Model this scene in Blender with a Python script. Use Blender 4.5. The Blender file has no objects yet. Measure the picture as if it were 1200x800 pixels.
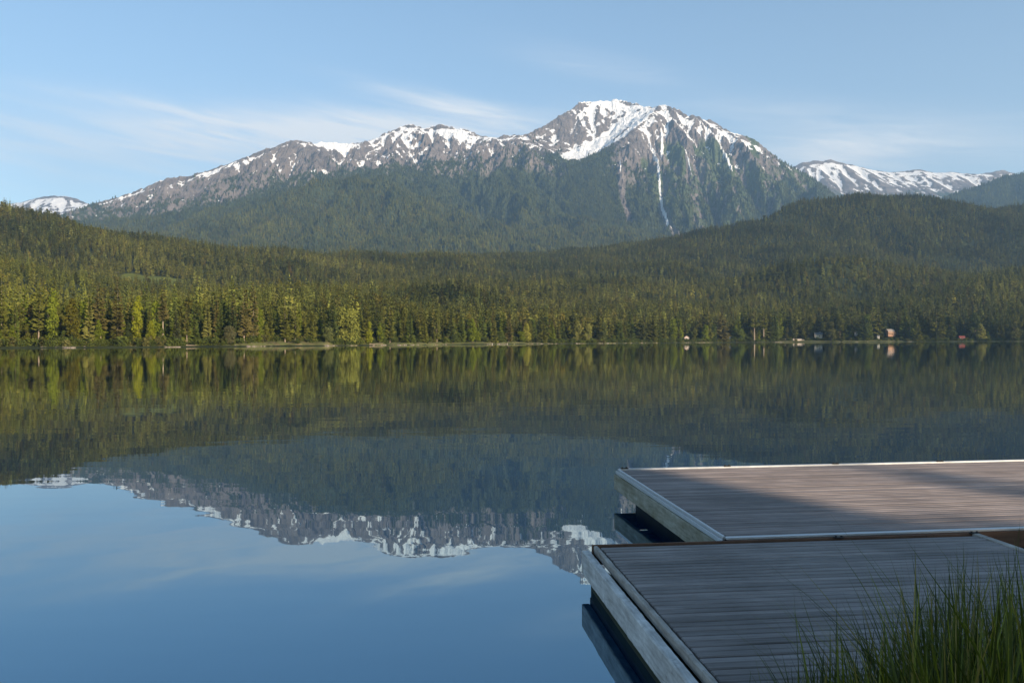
import bpy, bmesh, math, random
import numpy as np
from mathutils import Vector, Matrix

random.seed(7)
R = np.random.RandomState(11)
S = bpy.context.scene
C = S.collection

# ------------------------------------------------------------------ camera
CAMZ = 2.2
cd = bpy.data.cameras.new('camera')
cam = bpy.data.objects.new('camera', cd)
C.objects.link(cam)
cam.location = (0, 0, CAMZ)
cam.rotation_euler = (math.radians(90), math.radians(0.2), 0)
cd.sensor_width = 36
cd.lens = 30
cd.clip_start = 0.1
cd.clip_end = 40000
S.camera = cam

# ------------------------------------------------------------------ sky and sun
SUN_AZ, SUN_EL = 138.0, 20.0            # clockwise from the view direction, degrees
az, el = math.radians(SUN_AZ), math.radians(SUN_EL)
sunvec = Vector((math.sin(az) * math.cos(el), math.cos(az) * math.cos(el), math.sin(el)))
W = bpy.data.worlds.new('World')
S.world = W
W.use_nodes = True
SKY_STRENGTH = 0.12


def build_world():
    nt = W.node_tree
    N, L = nt.nodes, nt.links
    N.clear()

    def nd(t, **k):
        n = N.new(t)
        for a, b in k.items():
            setattr(n, a, b)
        return n

    def m(op, a, b=None, c=None, clamp=False):
        n = nd('ShaderNodeMath', operation=op, use_clamp=clamp)
        for i, v in enumerate((a, b, c)):
            if v is None:
                continue
            if isinstance(v, (int, float)):
                n.inputs[i].default_value = v
            else:
                L.new(v, n.inputs[i])
        return n.outputs[0]
    out = nd('ShaderNodeOutputWorld')
    bg = nd('ShaderNodeBackground')
    bg.inputs[1].default_value = SKY_STRENGTH
    sky = nd('ShaderNodeTexSky', sky_type='NISHITA')
    sky.sun_disc = False
    sky.sun_elevation = el
    sky.sun_rotation = az
    sky.altitude = 600
    sky.air_density = 1.0
    sky.dust_density = 0.35
    sky.ozone_density = 2.1
    tc = nd('ShaderNodeTexCoord')
    sp = nd('ShaderNodeSeparateXYZ')
    L.new(tc.outputs['Generated'], sp.inputs[0])
    azn = m('ARCTAN2', sp.outputs[0], sp.outputs[1])
    eln = m('ARCSINE', sp.outputs[2])
    # thin cirrus, stretched along the horizon; the same band goes all round the sky
    cv = nd('ShaderNodeCombineXYZ')
    L.new(m('MULTIPLY', azn, 7.0), cv.inputs[0])
    L.new(m('MULTIPLY', m('ADD', eln, m('MULTIPLY', azn, 0.14)), 58.0), cv.inputs[1])
    nz = nd('ShaderNodeTexNoise')
    nz.inputs['Scale'].default_value = 1.0
    nz.inputs['Detail'].default_value = 7
    nz.inputs['Roughness'].default_value = 0.62
    nz.inputs['Distortion'].default_value = 0.5
    L.new(cv.outputs[0], nz.inputs['Vector'])
    fine = m('MULTIPLY_ADD', nz.outputs[0], 3.0, -1.1, clamp=True)
    # lenses of cirrus: azimuth, elevation, half length, half height, tilt, strength
    lens = [(-0.060, 0.266, 0.095, 0.0100, -0.21, 0.66), (-0.30, 0.225, 0.20, 0.030, 0.03, 0.62),
            (-0.43, 0.252, 0.08, 0.006, -0.06, 0.24), (-0.12, 0.238, 0.17, 0.024, 0.02, 0.66),
            (-0.52, 0.200, 0.22, 0.040, 0.0, 0.26), (0.40, 0.205, 0.14, 0.022, -0.05, 0.7),
            (0.30, 0.250, 0.14, 0.016, -0.12, 0.22), (0.10, 0.31, 0.09, 0.014, -0.2, 0.20),
            (1.2, 0.24, 0.2, 0.02, 0.05, 0.4), (-1.3, 0.26, 0.2, 0.02, -0.1, 0.4), (2.4, 0.23, 0.25, 0.02, 0, 0.4),
            (-2.3, 0.24, 0.25, 0.02, 0.1, 0.4)]
    tot = None
    for a0, e0, ha, he, ti, st in lens:
        da = m('SUBTRACT', azn, a0)
        de = m('SUBTRACT', m('SUBTRACT', eln, e0), m('MULTIPLY', da, ti))
        q = m('ADD', m('POWER', m('DIVIDE', da, ha), 2.0), m('POWER', m('DIVIDE', m('ABSOLUTE', de), he), 2.0))
        g = m('MULTIPLY', m('EXPONENT', m('MULTIPLY', q, -1.0)), st)
        tot = g if tot is None else m('ADD', tot, g)
    mask = m('MULTIPLY', tot, m('MULTIPLY_ADD', fine, 0.85, 0.35), clamp=True)
    low = m('MULTIPLY', m('EXPONENT', m('MULTIPLY', m('ABSOLUTE', eln), -5.0)), 0.70)
    veil = m('MAXIMUM', mask, low)
    mask = m('MINIMUM', m('ADD', mask, m('MULTIPLY', low, 0.8)), 0.85)
    mix = nd('ShaderNodeMix', data_type='RGBA')
    L.new(mask, mix.inputs[0])
    gr = nd('ShaderNodeMix', data_type='RGBA', blend_type='MULTIPLY')
    gr.inputs[0].default_value = 1.0
    gr.inputs[7].default_value = (0.90, 1.05, 1.03, 1)
    L.new(sky.outputs[0], gr.inputs[6])
    L.new(gr.outputs[2], mix.inputs[6])
    mix.inputs[7].default_value = (6.5, 6.4, 6.2, 1)
    L.new(mix.outputs[2], bg.inputs[0])
    L.new(bg.outputs[0], out.inputs[0])


build_world()
sl = bpy.data.lights.new('sun', 'SUN')
sl.energy = 5.0
sl.angle = math.radians(0.53)
sl.color = (1.0, 0.83, 0.62)
sun = bpy.data.objects.new('sun', sl)
C.objects.link(sun)
sun.rotation_euler = sunvec.to_track_quat('Z', 'Y').to_euler()
S.view_settings.view_transform = 'Standard'
S.view_settings.look = 'None'
S.view_settings.exposure = 0.68
S.view_settings.gamma = 1.0
S.view_settings.use_curve_mapping = False
S.render.engine = 'CYCLES'
S.cycles.max_bounces = 6
S.cycles.diffuse_bounces = 2
S.cycles.glossy_bounces = 3
S.cycles.transmission_bounces = 3
S.cycles.volume_bounces = 0
S.cycles.use_denoising = True
S.cycles.sample_clamp_indirect = 4.0


# ------------------------------------------------------------------ helpers
def tag(o, label=None, cat=None, group=None, kind=None):
    for k, v in (('label', label), ('category', cat), ('group', group), ('kind', kind)):
        if v:
            o[k] = v
    return o


def link(name, data, parent=None):
    o = bpy.data.objects.new(name, data)
    C.objects.link(o)
    if parent is not None:
        o.parent = parent
    return o


def empty(name, loc, rz=0.0):
    o = bpy.data.objects.new(name, None)
    C.objects.link(o)
    o.location = loc
    o.rotation_euler = (0, 0, rz)
    o.empty_display_size = 0.1
    return o


def np_mesh(name, verts, faces, mat=None, smooth=False):
    """faces: (n,k) int array, all faces of the same size k"""
    verts = np.asarray(verts, dtype=np.float32)
    faces = np.asarray(faces, dtype=np.int32)
    me = bpy.data.meshes.new(name)
    n, k = faces.shape
    me.vertices.add(len(verts))
    me.vertices.foreach_set('co', verts.ravel())
    me.loops.add(n * k)
    me.loops.foreach_set('vertex_index', faces.ravel())
    me.polygons.add(n)
    me.polygons.foreach_set('loop_start', np.arange(0, n * k, k, dtype=np.int32))
    me.polygons.foreach_set('loop_total', np.full(n, k, dtype=np.int32))
    me.polygons.foreach_set('use_smooth', np.full(n, smooth, dtype=bool))
    me.update(calc_edges=True)
    if mat:
        me.materials.append(mat)
    return me


def set_attr(me, name, arr, typ='FLOAT'):
    a = me.attributes.new(name, typ, 'POINT')
    if typ == 'FLOAT':
        a.data.foreach_set('value', np.asarray(arr, np.float32).ravel())
    elif typ == 'INT':
        a.data.foreach_set('value', np.asarray(arr, np.int32).ravel())
    elif typ == 'FLOAT_COLOR':
        a.data.foreach_set('color', np.asarray(arr, np.float32).ravel())
    elif typ == 'FLOAT_VECTOR':
        a.data.foreach_set('vector', np.asarray(arr, np.float32).ravel())


def bm_mesh(name, bm, mat, smooth=False):
    me = bpy.data.meshes.new(name)
    bmesh.ops.recalc_face_normals(bm, faces=bm.faces)
    bm.to_mesh(me)
    bm.free()
    if mat:
        me.materials.append(mat)
    if smooth:
        for p in me.polygons:
            p.use_smooth = True
    return me


def add_box(bm, x0, x1, y0, y1, z0, z1, bev=0.0, seg=1):
    r = bmesh.ops.create_cube(bm, size=1.0)
    vs = r['verts']
    for v in vs:
        v.co = Vector((x0 + (v.co.x + .5) * (x1 - x0), y0 + (v.co.y + .5) * (y1 - y0), z0 + (v.co.z + .5) * (z1 - z0)))
    if bev > 0:
        es = list({e for v in vs for e in v.link_edges})
        bmesh.ops.bevel(bm, geom=es, offset=bev, segments=seg, affect='EDGES', profile=0.5)
    return vs


def box_mesh(name, dims, mat, bev=0.0, seg=1):
    bm = bmesh.new()
    add_box(bm, *dims, bev, seg)
    return bm_mesh(name, bm, mat)


# ---- numpy noise
def _h(ix, iy, s):
    n = (ix.astype(np.int64) * 374761393 + iy.astype(np.int64) * 668265263 + s * 2147483647) & 0xffffffff
    n = ((n ^ (n >> 13)) * 1274126177) & 0xffffffff
    return ((n ^ (n >> 16)) & 0xffff) / 65535.0


def perlin(x, y, s=0):
    ix, iy = np.floor(x), np.floor(y)
    fx, fy = x - ix, y - iy
    u, v = fx * fx * fx * (fx * (fx * 6 - 15) + 10), fy * fy * fy * (fy * (fy * 6 - 15) + 10)

    def g(i, j):
        a = _h(ix + i, iy + j, s) * 2 * np.pi
        return np.cos(a) * (fx - i) + np.sin(a) * (fy - j)
    return ((g(0, 0) * (1 - u) + g(1, 0) * u) * (1 - v) + (g(0, 1) * (1 - u) + g(1, 1) * u) * v) * 1.5


def fbm(x, y, o=4, s=0, gain=0.5):
    t = 0
    a = 1.0
    for i in range(o):
        t = t + a * perlin(x, y, s + i * 17)
        x, y, a = x * 2.03 + 3.1, y * 2.03 + 7.7, a * gain
    return t


def smooth01(a, b, x):
    t = np.clip((x - a) / (b - a), 0, 1)
    return t * t * (3 - 2 * t)


def P(px, py, Y):
    """a point at depth Y metres that stands at pixel px,py of the 1200x800 photograph"""
    return ((px - 600) / 1000.0 * Y, Y, CAMZ + (400 - (px - 600) * 0.0035 - py) / 1000.0 * Y)


def lineP(pts):
    return np.array([P(*p) for p in pts])


def densify(pl, step):
    out = []
    for a, b in zip(pl[:-1], pl[1:]):
        n = max(1, int(np.linalg.norm(b[:2] - a[:2]) / step))
        for i in range(n):
            out.append(a + (b - a) * i / n)
    out.append(pl[-1])
    return np.array(out)


class Terrain:
    def __init__(s, x0, x1, nx, y0, y1, ny):
        s.x0, s.x1, s.nx, s.y0, s.y1, s.ny = x0, x1, nx, y0, y1, ny
        s.X, s.Y = np.meshgrid(np.linspace(x0, x1, nx), np.linspace(y0, y1, ny))
        s.dx, s.dy = (x1 - x0) / (nx - 1), (y1 - y0) / (ny - 1)

    def solve(s, lines, fixed=None, iters=140, levels=(16, 8, 4, 2, 1)):
        """membrane surface through ridge and valley lines, coarse to fine"""
        Z = None
        for lv in levels:
            nx, ny = (s.nx - 1) // lv + 1, (s.ny - 1) // lv + 1
            xs, ys = np.linspace(s.x0, s.x1, nx), np.linspace(s.y0, s.y1, ny)
            acc, cnt = np.zeros((ny, nx)), np.zeros((ny, nx))
            st = min((s.x1 - s.x0) / nx, (s.y1 - s.y0) / ny) * .5
            for pl in lines:
                d = densify(np.asarray(pl, float), st)
                i = np.rint((d[:, 0] - s.x0) / (s.x1 - s.x0) * (nx - 1)).astype(int)
                j = np.rint((d[:, 1] - s.y0) / (s.y1 - s.y0) * (ny - 1)).astype(int)
                ok = (i >= 0) & (i < nx) & (j >= 0) & (j < ny)
                np.add.at(acc, (j[ok], i[ok]), d[ok, 2])
                np.add.at(cnt, (j[ok], i[ok]), 1)
            fm = cnt > 0
            fz = acc / np.maximum(cnt, 1)
            if fixed is not None:
                gx, gy = np.meshgrid(xs, ys)
                m2, z2 = fixed(gx, gy)
                fm |= m2
                fz = np.where(m2, z2, fz)
            if Z is None:
                Z = np.full((ny, nx), fz[fm].mean())
            else:
                Z = s.resample(Z, nx, ny)
            Z[fm] = fz[fm]
            ax = ((s.y1 - s.y0) / ny) ** 2
            ay = ((s.x1 - s.x0) / nx) ** 2
            w = 1 / (2 * (ax + ay))
            for _ in range(iters * (4 if lv >= 8 else 1)):
                p = np.pad(Z, 1, mode='edge')
                Z = (ax * (p[1:-1, 2:] + p[1:-1, :-2]) + ay * (p[2:, 1:-1] + p[:-2, 1:-1])) * w
                Z[fm] = fz[fm]
        s.Z = Z
        return s

    @staticmethod
    def resample(Z, nx, ny):
        oy, ox = Z.shape
        u, v = np.linspace(0, ox - 1, nx), np.linspace(0, oy - 1, ny)
        i, j = np.minimum(u.astype(int), ox - 2), np.minimum(v.astype(int), oy - 2)
        fu, fv = u - i, (v - j)[:, None]
        a = Z[j][:, i] * (1 - fu) + Z[j][:, i + 1] * fu
        b = Z[j + 1][:, i] * (1 - fu) + Z[j + 1][:, i + 1] * fu
        return a * (1 - fv) + b * fv

    def blur(s, n):
        for _ in range(n):
            p = np.pad(s.Z, 1, mode='edge')
            s.Z = s.Z * .5 + .125 * (p[1:-1, 2:] + p[1:-1, :-2] + p[2:, 1:-1] + p[:-2, 1:-1])

    def grad(s, Z=None):
        gy, gx = np.gradient(s.Z if Z is None else Z, s.dy, s.dx)
        return gx, gy

    def erode(s, cell, amp, octaves=4, seed=3, mask=1.0):
        """gullies that run down the fall line and branch with every octave"""
        gx, gy = s.grad()
        for _ in range(6):
            gx = (gx + np.roll(gx, 1, 0) + np.roll(gx, -1, 0) + np.roll(gx, 1, 1) + np.roll(gx, -1, 1)) / 5
            gy = (gy + np.roll(gy, 1, 0) + np.roll(gy, -1, 0) + np.roll(gy, 1, 1) + np.roll(gy, -1, 1)) / 5
        slope0 = np.hypot(gx, gy)
        H = np.zeros_like(s.Z)
        a, f = amp, 1.0 / cell
        for o in range(octaves):
            mag = np.hypot(gx, gy) + 1e-6
            dx, dy = -gy / mag, gx / mag
            x, y = s.X * f, s.Y * f
            ix, iy = np.floor(x), np.floor(y)
            h = np.zeros_like(x)
            ddx = np.zeros_like(x)
            wt = np.zeros_like(x)
            for i in (-1, 0, 1):
                for j in (-1, 0, 1):
                    cx, cy = ix + i, iy + j
                    px = cx + 0.15 + 0.7 * _h(cx, cy, seed + o * 31)
                    py = cy + 0.15 + 0.7 * _h(cx, cy, seed + o * 31 + 7)
                    vx, vy = x - px, y - py
                    w = np.exp(-(vx * vx + vy * vy) * 2.2)
                    ph = (vx * dx + vy * dy) * 5.2
                    sn_ = np.sin(ph * .5)
                    h += (1 - 2 * np.abs(sn_)) * w
                    ddx += -np.cos(ph * .5) * np.sign(sn_) * w
                    wt += w
            h /= wt
            ddx /= wt
            H += a * h
            gx = gx + ddx * dx * a * f * 4.0
            gy = gy + ddx * dy * a * f * 4.0
            a *= 0.56
            f *= 2.0
        s.H = H
        s.Z = s.Z + H * np.clip(slope0 * 1.7, 0, 1.1) * mask
        return s

    def z_at(s, x, y):
        u = np.clip((x - s.x0) / s.dx, 0, s.nx - 1.001)
        v = np.clip((y - s.y0) / s.dy, 0, s.ny - 1.001)
        i, j = u.astype(int), v.astype(int)
        fu, fv = u - i, v - j
        Z = s.Z
        return (Z[j, i] * (1 - fu) + Z[j, i + 1] * fu) * (1 - fv) + (Z[j + 1, i] * (1 - fu) + Z[j + 1, i + 1] * fu) * fv

    def sample(s, A, x, y):
        i = np.clip(np.rint((x - s.x0) / s.dx).astype(int), 0, s.nx - 1)
        j = np.clip(np.rint((y - s.y0) / s.dy).astype(int), 0, s.ny - 1)
        return A[j, i]

    def mesh(s, name, mat, attrs=None, keep=None, smooth=True):
        v = np.stack([s.X, s.Y, s.Z], -1).reshape(-1, 3)
        i = np.arange(s.ny * s.nx).reshape(s.ny, s.nx)
        f = np.stack([i[:-1, :-1], i[:-1, 1:], i[1:, 1:], i[1:, :-1]], -1).reshape(-1, 4)
        if keep is not None:
            k = keep[:-1, :-1] & keep[1:, 1:] & keep[:-1, 1:] & keep[1:, :-1]
            f = f[k.ravel()]
            used = np.zeros(len(v), bool)
            used[f.ravel()] = True
            idx = np.cumsum(used) - 1
            v, f = v[used], idx[f]
        me = np_mesh(name, v, f, mat, smooth)
        for k_, a in (attrs or {}).items():
            a = a.ravel()
            set_attr(me, k_, a if keep is None else a[used])
        return me


# ------------------------------------------------------------------ materials
class NT:
    def __init__(s, name):
        s.m = bpy.data.materials.new(name)
        s.m.use_nodes = True
        s.t = s.m.node_tree
        s.N, s.L = s.t.nodes, s.t.links
        s.b = s.N['Principled BSDF']
        s.out = s.N['Material Output']

    def n(s, typ, ins=None, **k):
        x = s.N.new(typ)
        for a, b in k.items():
            setattr(x, a, b)
        for a, b in (ins or {}).items():
            s.put(x.inputs[a], b)
        return x

    def put(s, sock, v):
        if isinstance(v, bpy.types.NodeSocket):
            s.L.new(v, sock)
        elif isinstance(v, tuple) and len(v) == 3 and sock.type == 'RGBA':
            sock.default_value = (*v, 1)
        else:
            sock.default_value = v

    def noise(s, vec, scale, detail=3, rough=0.5, dist=0.0):
        return s.n('ShaderNodeTexNoise', {'Vector': vec, 'Scale': scale, 'Detail': detail, 'Roughness': rough,
                                          'Distortion': dist}).outputs[0]

    def math(s, op, a, b=0.0, clamp=False):
        x = s.n('ShaderNodeMath', operation=op, use_clamp=clamp)
        s.put(x.inputs[0], a)
        s.put(x.inputs[1], b)
        return x.outputs[0]

    def mad(s, a, b, c, clamp=False):
        x = s.n('ShaderNodeMath', operation='MULTIPLY_ADD', use_clamp=clamp)
        for i, v in enumerate((a, b, c)):
            s.put(x.inputs[i], v)
        return x.outputs[0]

    def mix(s, f, a, b, mode='MIX'):
        x = s.n('ShaderNodeMix', data_type='RGBA', blend_type=mode)
        s.put(x.inputs[0], f)
        s.put(x.inputs[6], a)
        s.put(x.inputs[7], b)
        return x.outputs[2]

    def ramp(s, f, stops):
        x = s.n('ShaderNodeValToRGB')
        s.put(x.inputs[0], f)
        e = x.color_ramp.elements
        while len(e) < len(stops):
            e.new(0.5)
        for q, (p, c) in zip(e, stops):
            q.position = p
            q.color = (*c, 1) if len(c) == 3 else c
        return x.outputs[0]

    def attr(s, name, typ='GEOMETRY', out=2):
        return s.n('ShaderNodeAttribute', attribute_name=name, attribute_type=typ).outputs[out]

    def pos(s):
        return s.n('ShaderNodeNewGeometry').outputs['Position']

    def obj(s):
        return s.n('ShaderNodeTexCoord').outputs['Object']

    def rand(s):
        return s.n('ShaderNodeObjectInfo').outputs['Random']

    def scale(s, vec, v):
        return s.n('ShaderNodeVectorMath', {0: vec, 1: v}, operation='MULTIPLY').outputs[0]

    def bump(s, h, strength=0.3, dist=0.01):
        s.put(s.b.inputs['Normal'], s.n('ShaderNodeBump', {'Height': h, 'Strength': strength, 'Distance': dist}).outputs[0])

    def set(s, **k):
        for a, v in k.items():
            s.put(s.b.inputs[a.replace('_', ' ')], v)
        return s.m


def mat_mountain():
    t = NT('mountain_rock')
    p = t.pos()
    n1 = t.noise(p, 0.012, 6, 0.62)
    n2 = t.noise(p, 0.05, 5, 0.6)
    nb = t.noise(p, 0.0035, 3, 0.5)
    rock = t.ramp(n1, [(0.28, (0.078, 0.067, 0.063)), (0.5, (0.155, 0.132, 0.120)), (0.72, (0.26, 0.222, 0.20))])
    rock = t.mix(t.mad(nb, 3.0, -1.2, True), rock, t.mix(0.5, rock, (0.25, 0.20, 0.165)))
    green = t.ramp(n2, [(0.3, (0.030, 0.042, 0.020)), (0.55, (0.052, 0.066, 0.028)), (0.75, (0.085, 0.092, 0.042))])
    sn = t.ramp(n2, [(0.25, (0.80, 0.79, 0.78)), (0.7, (0.90, 0.88, 0.85))])
    fo = t.mad(t.math('ADD', t.attr('forest'), t.mad(n2, 0.7, -0.35)), 4.0, -0.9, True)
    col = t.mix(fo, rock, green)
    br = t.mad(t.math('ADD', t.attr('brush'), t.mad(n2, 0.6, -0.3)), 3.0, -1.0, True)
    col = t.mix(br, col, t.ramp(n1, [(0.3, (0.06, 0.085, 0.035)), (0.7, (0.10, 0.115, 0.05))]))
    sm = t.mad(t.math('ADD', t.attr('snow'), t.mad(t.math('ADD', n2, t.mad(n1, 0.7, -0.35)), 0.55, -0.275)), 9.0, -4.0, True)
    col = t.mix(sm, col, sn)
    t.bump(t.math('ADD', n1, n2), 0.9, 12.0)
    return t.set(Base_Color=col, Roughness=0.9, Specular_IOR_Level=0.15)


def mat_ground(name, c1, c2, c3, sc=0.05):
    t = NT(name)
    p = t.pos()
    n1 = t.noise(p, sc, 5, 0.6)
    col = t.ramp(n1, [(0.3, c1), (0.52, c2), (0.72, c3)])
    t.bump(t.noise(p, sc * 8, 4, 0.6), 0.6, 0.5 / (sc * 40))
    return t.set(Base_Color=col, Roughness=0.95, Specular_IOR_Level=0.1)


def foliage(name, mode):
    t = NT(name)
    if mode == 'inst':
        tint = t.attr('tint', 'INSTANCER', 0)
    elif mode == 'geo':
        tint = t.attr('tint', 'GEOMETRY', 0)
    else:
        tint = t.n('ShaderNodeObjectInfo').outputs['Color']
    n = t.noise(t.pos(), 0.9, 3, 0.6)
    col = t.mix(t.mad(n, 1.6, -0.3, True), t.mix(1.0, tint, (0.55, 0.62, 0.6), 'MULTIPLY'), t.mix(1.0, tint, (1.5, 1.36, 1.2), 'MULTIPLY'))
    d = t.n('ShaderNodeBsdfDiffuse', {'Color': col})
    tr = t.n('ShaderNodeBsdfTranslucent', {'Color': col})
    mx = t.n('ShaderNodeMixShader', {0: 0.22})
    t.L.new(d.outputs[0], mx.inputs[1])
    t.L.new(tr.outputs[0], mx.inputs[2])
    t.L.new(mx.outputs[0], t.out.inputs[0])
    return t.m


def mat_plain(name, col, rough=0.7, metal=0.0, var=0.25, sc=3.0, spec=0.4):
    t = NT(name)
    p = t.obj()
    n = t.noise(p, sc, 5, 0.6)
    c = t.mix(n, tuple(x * (1 - var) for x in col), tuple(min(1, x * (1 + var)) for x in col))
    return t.set(Base_Color=c, Roughness=rough, Metallic=metal, Specular_IOR_Level=spec)


def mat_plank(name, a, b, c, along='x'):
    t = NT(name)
    o = t.obj()
    r = t.rand()
    off = t.n('ShaderNodeCombineXYZ', {0: t.math('MULTIPLY', r, 37.0), 1: t.math('MULTIPLY', r, 91.0), 2: 0.0}).outputs[0]
    v = t.n('ShaderNodeVectorMath', {0: o, 1: off}, operation='ADD').outputs[0]
    g = t.noise(t.scale(v, (2.2, 70, 70)), 1.0, 5, 0.65, 0.4)
    blot = t.noise(t.scale(v, (0.8, 5, 5)), 1.0, 4, 0.6)
    col = t.ramp(t.math('ADD', t.math('MULTIPLY', g, 0.6), t.math('MULTIPLY', blot, 0.45)),
                 [(0.36, a), (0.52, b), (0.68, c)])
    stain = t.noise(t.pos(), 1.1, 5, 0.62, 0.4)
    shade = t.math('MULTIPLY', t.mad(r, 0.40, 0.78), t.mad(stain, 1.1, 0.45))
    col = t.mix(1.0, col, t.n('ShaderNodeCombineColor', {0: shade, 1: shade, 2: shade}).outputs[0], 'MULTIPLY')
    t.bump(g, 0.35, 0.004)
    return t.set(Base_Color=col, Roughness=t.mad(blot, 0.3, 0.5), Specular_IOR_Level=0.35)


def mat_beam(name, pale, dark, sc=(3, 26, 26), crack=0.5, moss=None):
    """weathered paint over timber, grain along x"""
    t = NT(name)
    v = t.obj()
    g = t.noise(t.scale(v, sc), 1.0, 6, 0.68, 0.5)
    b = t.noise(v, 4.0, 5, 0.65)
    cr = t.noise(t.scale(v, (16, 5, 5)), 1.0, 4, 0.7, 1.2)
    f = t.mad(t.math('ADD', t.math('MULTIPLY', g, 0.6), t.math('MULTIPLY', b, 0.5)), 3.2, -1.3, True)
    col = t.mix(f, dark, pale)
    k = t.mad(cr, -9.0, 3.9 * (1 - crack * 0.1), True)
    col = t.mix(t.math('MULTIPLY', k, crack), col, tuple(x * 0.25 for x in dark))
    if moss:
        mz = t.mad(t.noise(t.scale(v, (1.6, 6, 6)), 1.0, 5, 0.6), 4.0, -1.9, True)
        col = t.mix(t.math('MULTIPLY', mz, 0.8), col, moss)
    t.bump(t.math('ADD', g, cr), 0.4, 0.006)
    return t.set(Base_Color=col, Roughness=0.8, Specular_IOR_Level=0.25)


def mat_metal(name, col, rough=0.42):
    t = NT(name)
    n = t.noise(t.obj(), 5.0, 5, 0.65)
    c = t.mix(n, tuple(x * 0.75 for x in col), col)
    return t.set(Base_Color=c, Metallic=0.85, Roughness=t.mad(n, 0.3, rough - 0.12))


def mat_water():
    t = NT('lake_water')
    p = t.pos()
    n1 = t.noise(t.scale(p, (0.30, 0.85, 1)), 1.0, 2, 0.5)
    n2 = t.noise(t.scale(p, (0.035, 0.10, 1)), 1.0, 3, 0.55)
    n3 = t.noise(t.scale(p, (1.3, 2.4, 1)), 1.0, 1, 0.5)
    patch = t.mad(t.noise(t.scale(p, (0.004, 0.014, 1)), 1.0, 3, 0.5), 3.0, -1.0, True)
    h = t.math('ADD', t.math('MULTIPLY', n1, 0.0034), t.math('MULTIPLY', n2, 0.010))
    h = t.math('ADD', h, t.math('MULTIPLY', t.math('MULTIPLY', n3, patch), 0.0006))
    nrm = t.n('ShaderNodeBump', {'Height': h, 'Strength': 1.0, 'Distance': 1.0}).outputs[0]
    fr = t.n('ShaderNodeFresnel', {'IOR': 1.333, 'Normal': nrm}).outputs[0]
    body = t.n('ShaderNodeBsdfDiffuse', {'Color': (0.0006, 0.014, 0.042)})
    tint = t.mix(t.math('MULTIPLY', fr, 1.6, True), (0.48, 0.80, 1.0), (0.96, 0.98, 0.97))
    gl = t.n('ShaderNodeBsdfGlossy', {'Color': tint, 'Roughness': 0.012, 'Normal': nrm})
    mx = t.n('ShaderNodeMixShader', {0: t.mad(fr, 0.77, 0.275, True), 1: body.outputs[0], 2: gl.outputs[0]})
    t.N.remove(t.b)
    t.L.new(mx.outputs[0], t.out.inputs[0])
    return t.m



M = dict(
    mountain=mat_mountain(),
    hill=mat_ground('forest_floor', (0.018, 0.024, 0.010), (0.035, 0.042, 0.016), (0.065, 0.070, 0.028), 0.03),
    shore=mat_ground('shore_grass', (0.115, 0.085, 0.042), (0.085, 0.092, 0.030), (0.175, 0.13, 0.065), 0.10),
    bank=mat_ground('bank_soil', (0.14, 0.070, 0.028), (0.25, 0.125, 0.046), (0.33, 0.175, 0.07), 1.6),
    meadow=mat_ground('meadow_grass', (0.07, 0.10, 0.03), (0.11, 0.14, 0.04), (0.15, 0.16, 0.06), 0.06),
    rockm=mat_plain('shore_rock', (0.22, 0.175, 0.14), 0.9, 0, 0.4, 0.8, 0.2),
    bark=mat_plain('bark_dark', (0.10, 0.075, 0.055), 0.95, 0, 0.4, 1.0, 0.1),
    bark_pale=mat_plain('bark_pale', (0.29, 0.22, 0.155), 0.95, 0, 0.25, 1.0, 0.1),
    leaf=foliage('foliage_crown', 'obj'),
    leaf_i=foliage('foliage_forest', 'inst'),
    leaf_g=foliage('foliage_far', 'geo'),
    plank_far=mat_plank('plank_far', (0.120, 0.093, 0.082), (0.205, 0.165, 0.148), (0.300, 0.250, 0.228)),
    plank_near=mat_plank('plank_near', (0.105, 0.088, 0.078), (0.18, 0.155, 0.142), (0.27, 0.24, 0.225)),
    beam_white=mat_beam('beam_white', (0.70, 0.68, 0.64), (0.30, 0.275, 0.245), crack=0.8),
    beam_green=mat_beam('beam_green', (0.40, 0.385, 0.31), (0.17, 0.155, 0.10), crack=0.5, moss=(0.15, 0.13, 0.065)),
    rail=mat_beam('rail_wood', (0.46, 0.43, 0.39), (0.20, 0.175, 0.15), crack=0.7),
    end_brown=mat_beam('end_board_brown', (0.14, 0.075, 0.045), (0.075, 0.04, 0.025), crack=0.4),
    black=mat_plain('float_black', (0.018, 0.019, 0.018), 0.6, 0, 0.4, 2.0, 0.3),
    slime=mat_beam('algae_timber', (0.045, 0.055, 0.025), (0.018, 0.020, 0.012), crack=0.3),
    zinc=mat_metal('zinc_trim', (0.62, 0.63, 0.64)),
    iron=mat_metal('dark_iron', (0.05, 0.048, 0.045), 0.6),
    grass=None,
)

# ------------------------------------------------------------------ near terrain: far shore and forested hills
SH = np.array([(-400, 250), (-150, 340), (0, 380), (100, 395), (200, 420), (300, 452), (420, 525), (560, 650),
               (700, 810), (800, 960), (860, 1050), (950, 1085), (1050, 1085), (1200, 1060), (1350, 1000), (1600, 900)], float)


def shoreY(px):
    return np.interp(px, SH[:, 0], SH[:, 1]) + 5 * np.sin(px * 0.061) + 4 * np.sin(px * 0.023 + 1) + 2.0 * np.sin(px * 0.21)


def pxof(x, y):
    return 600 + 1000 * x / np.maximum(y, 1)


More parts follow.
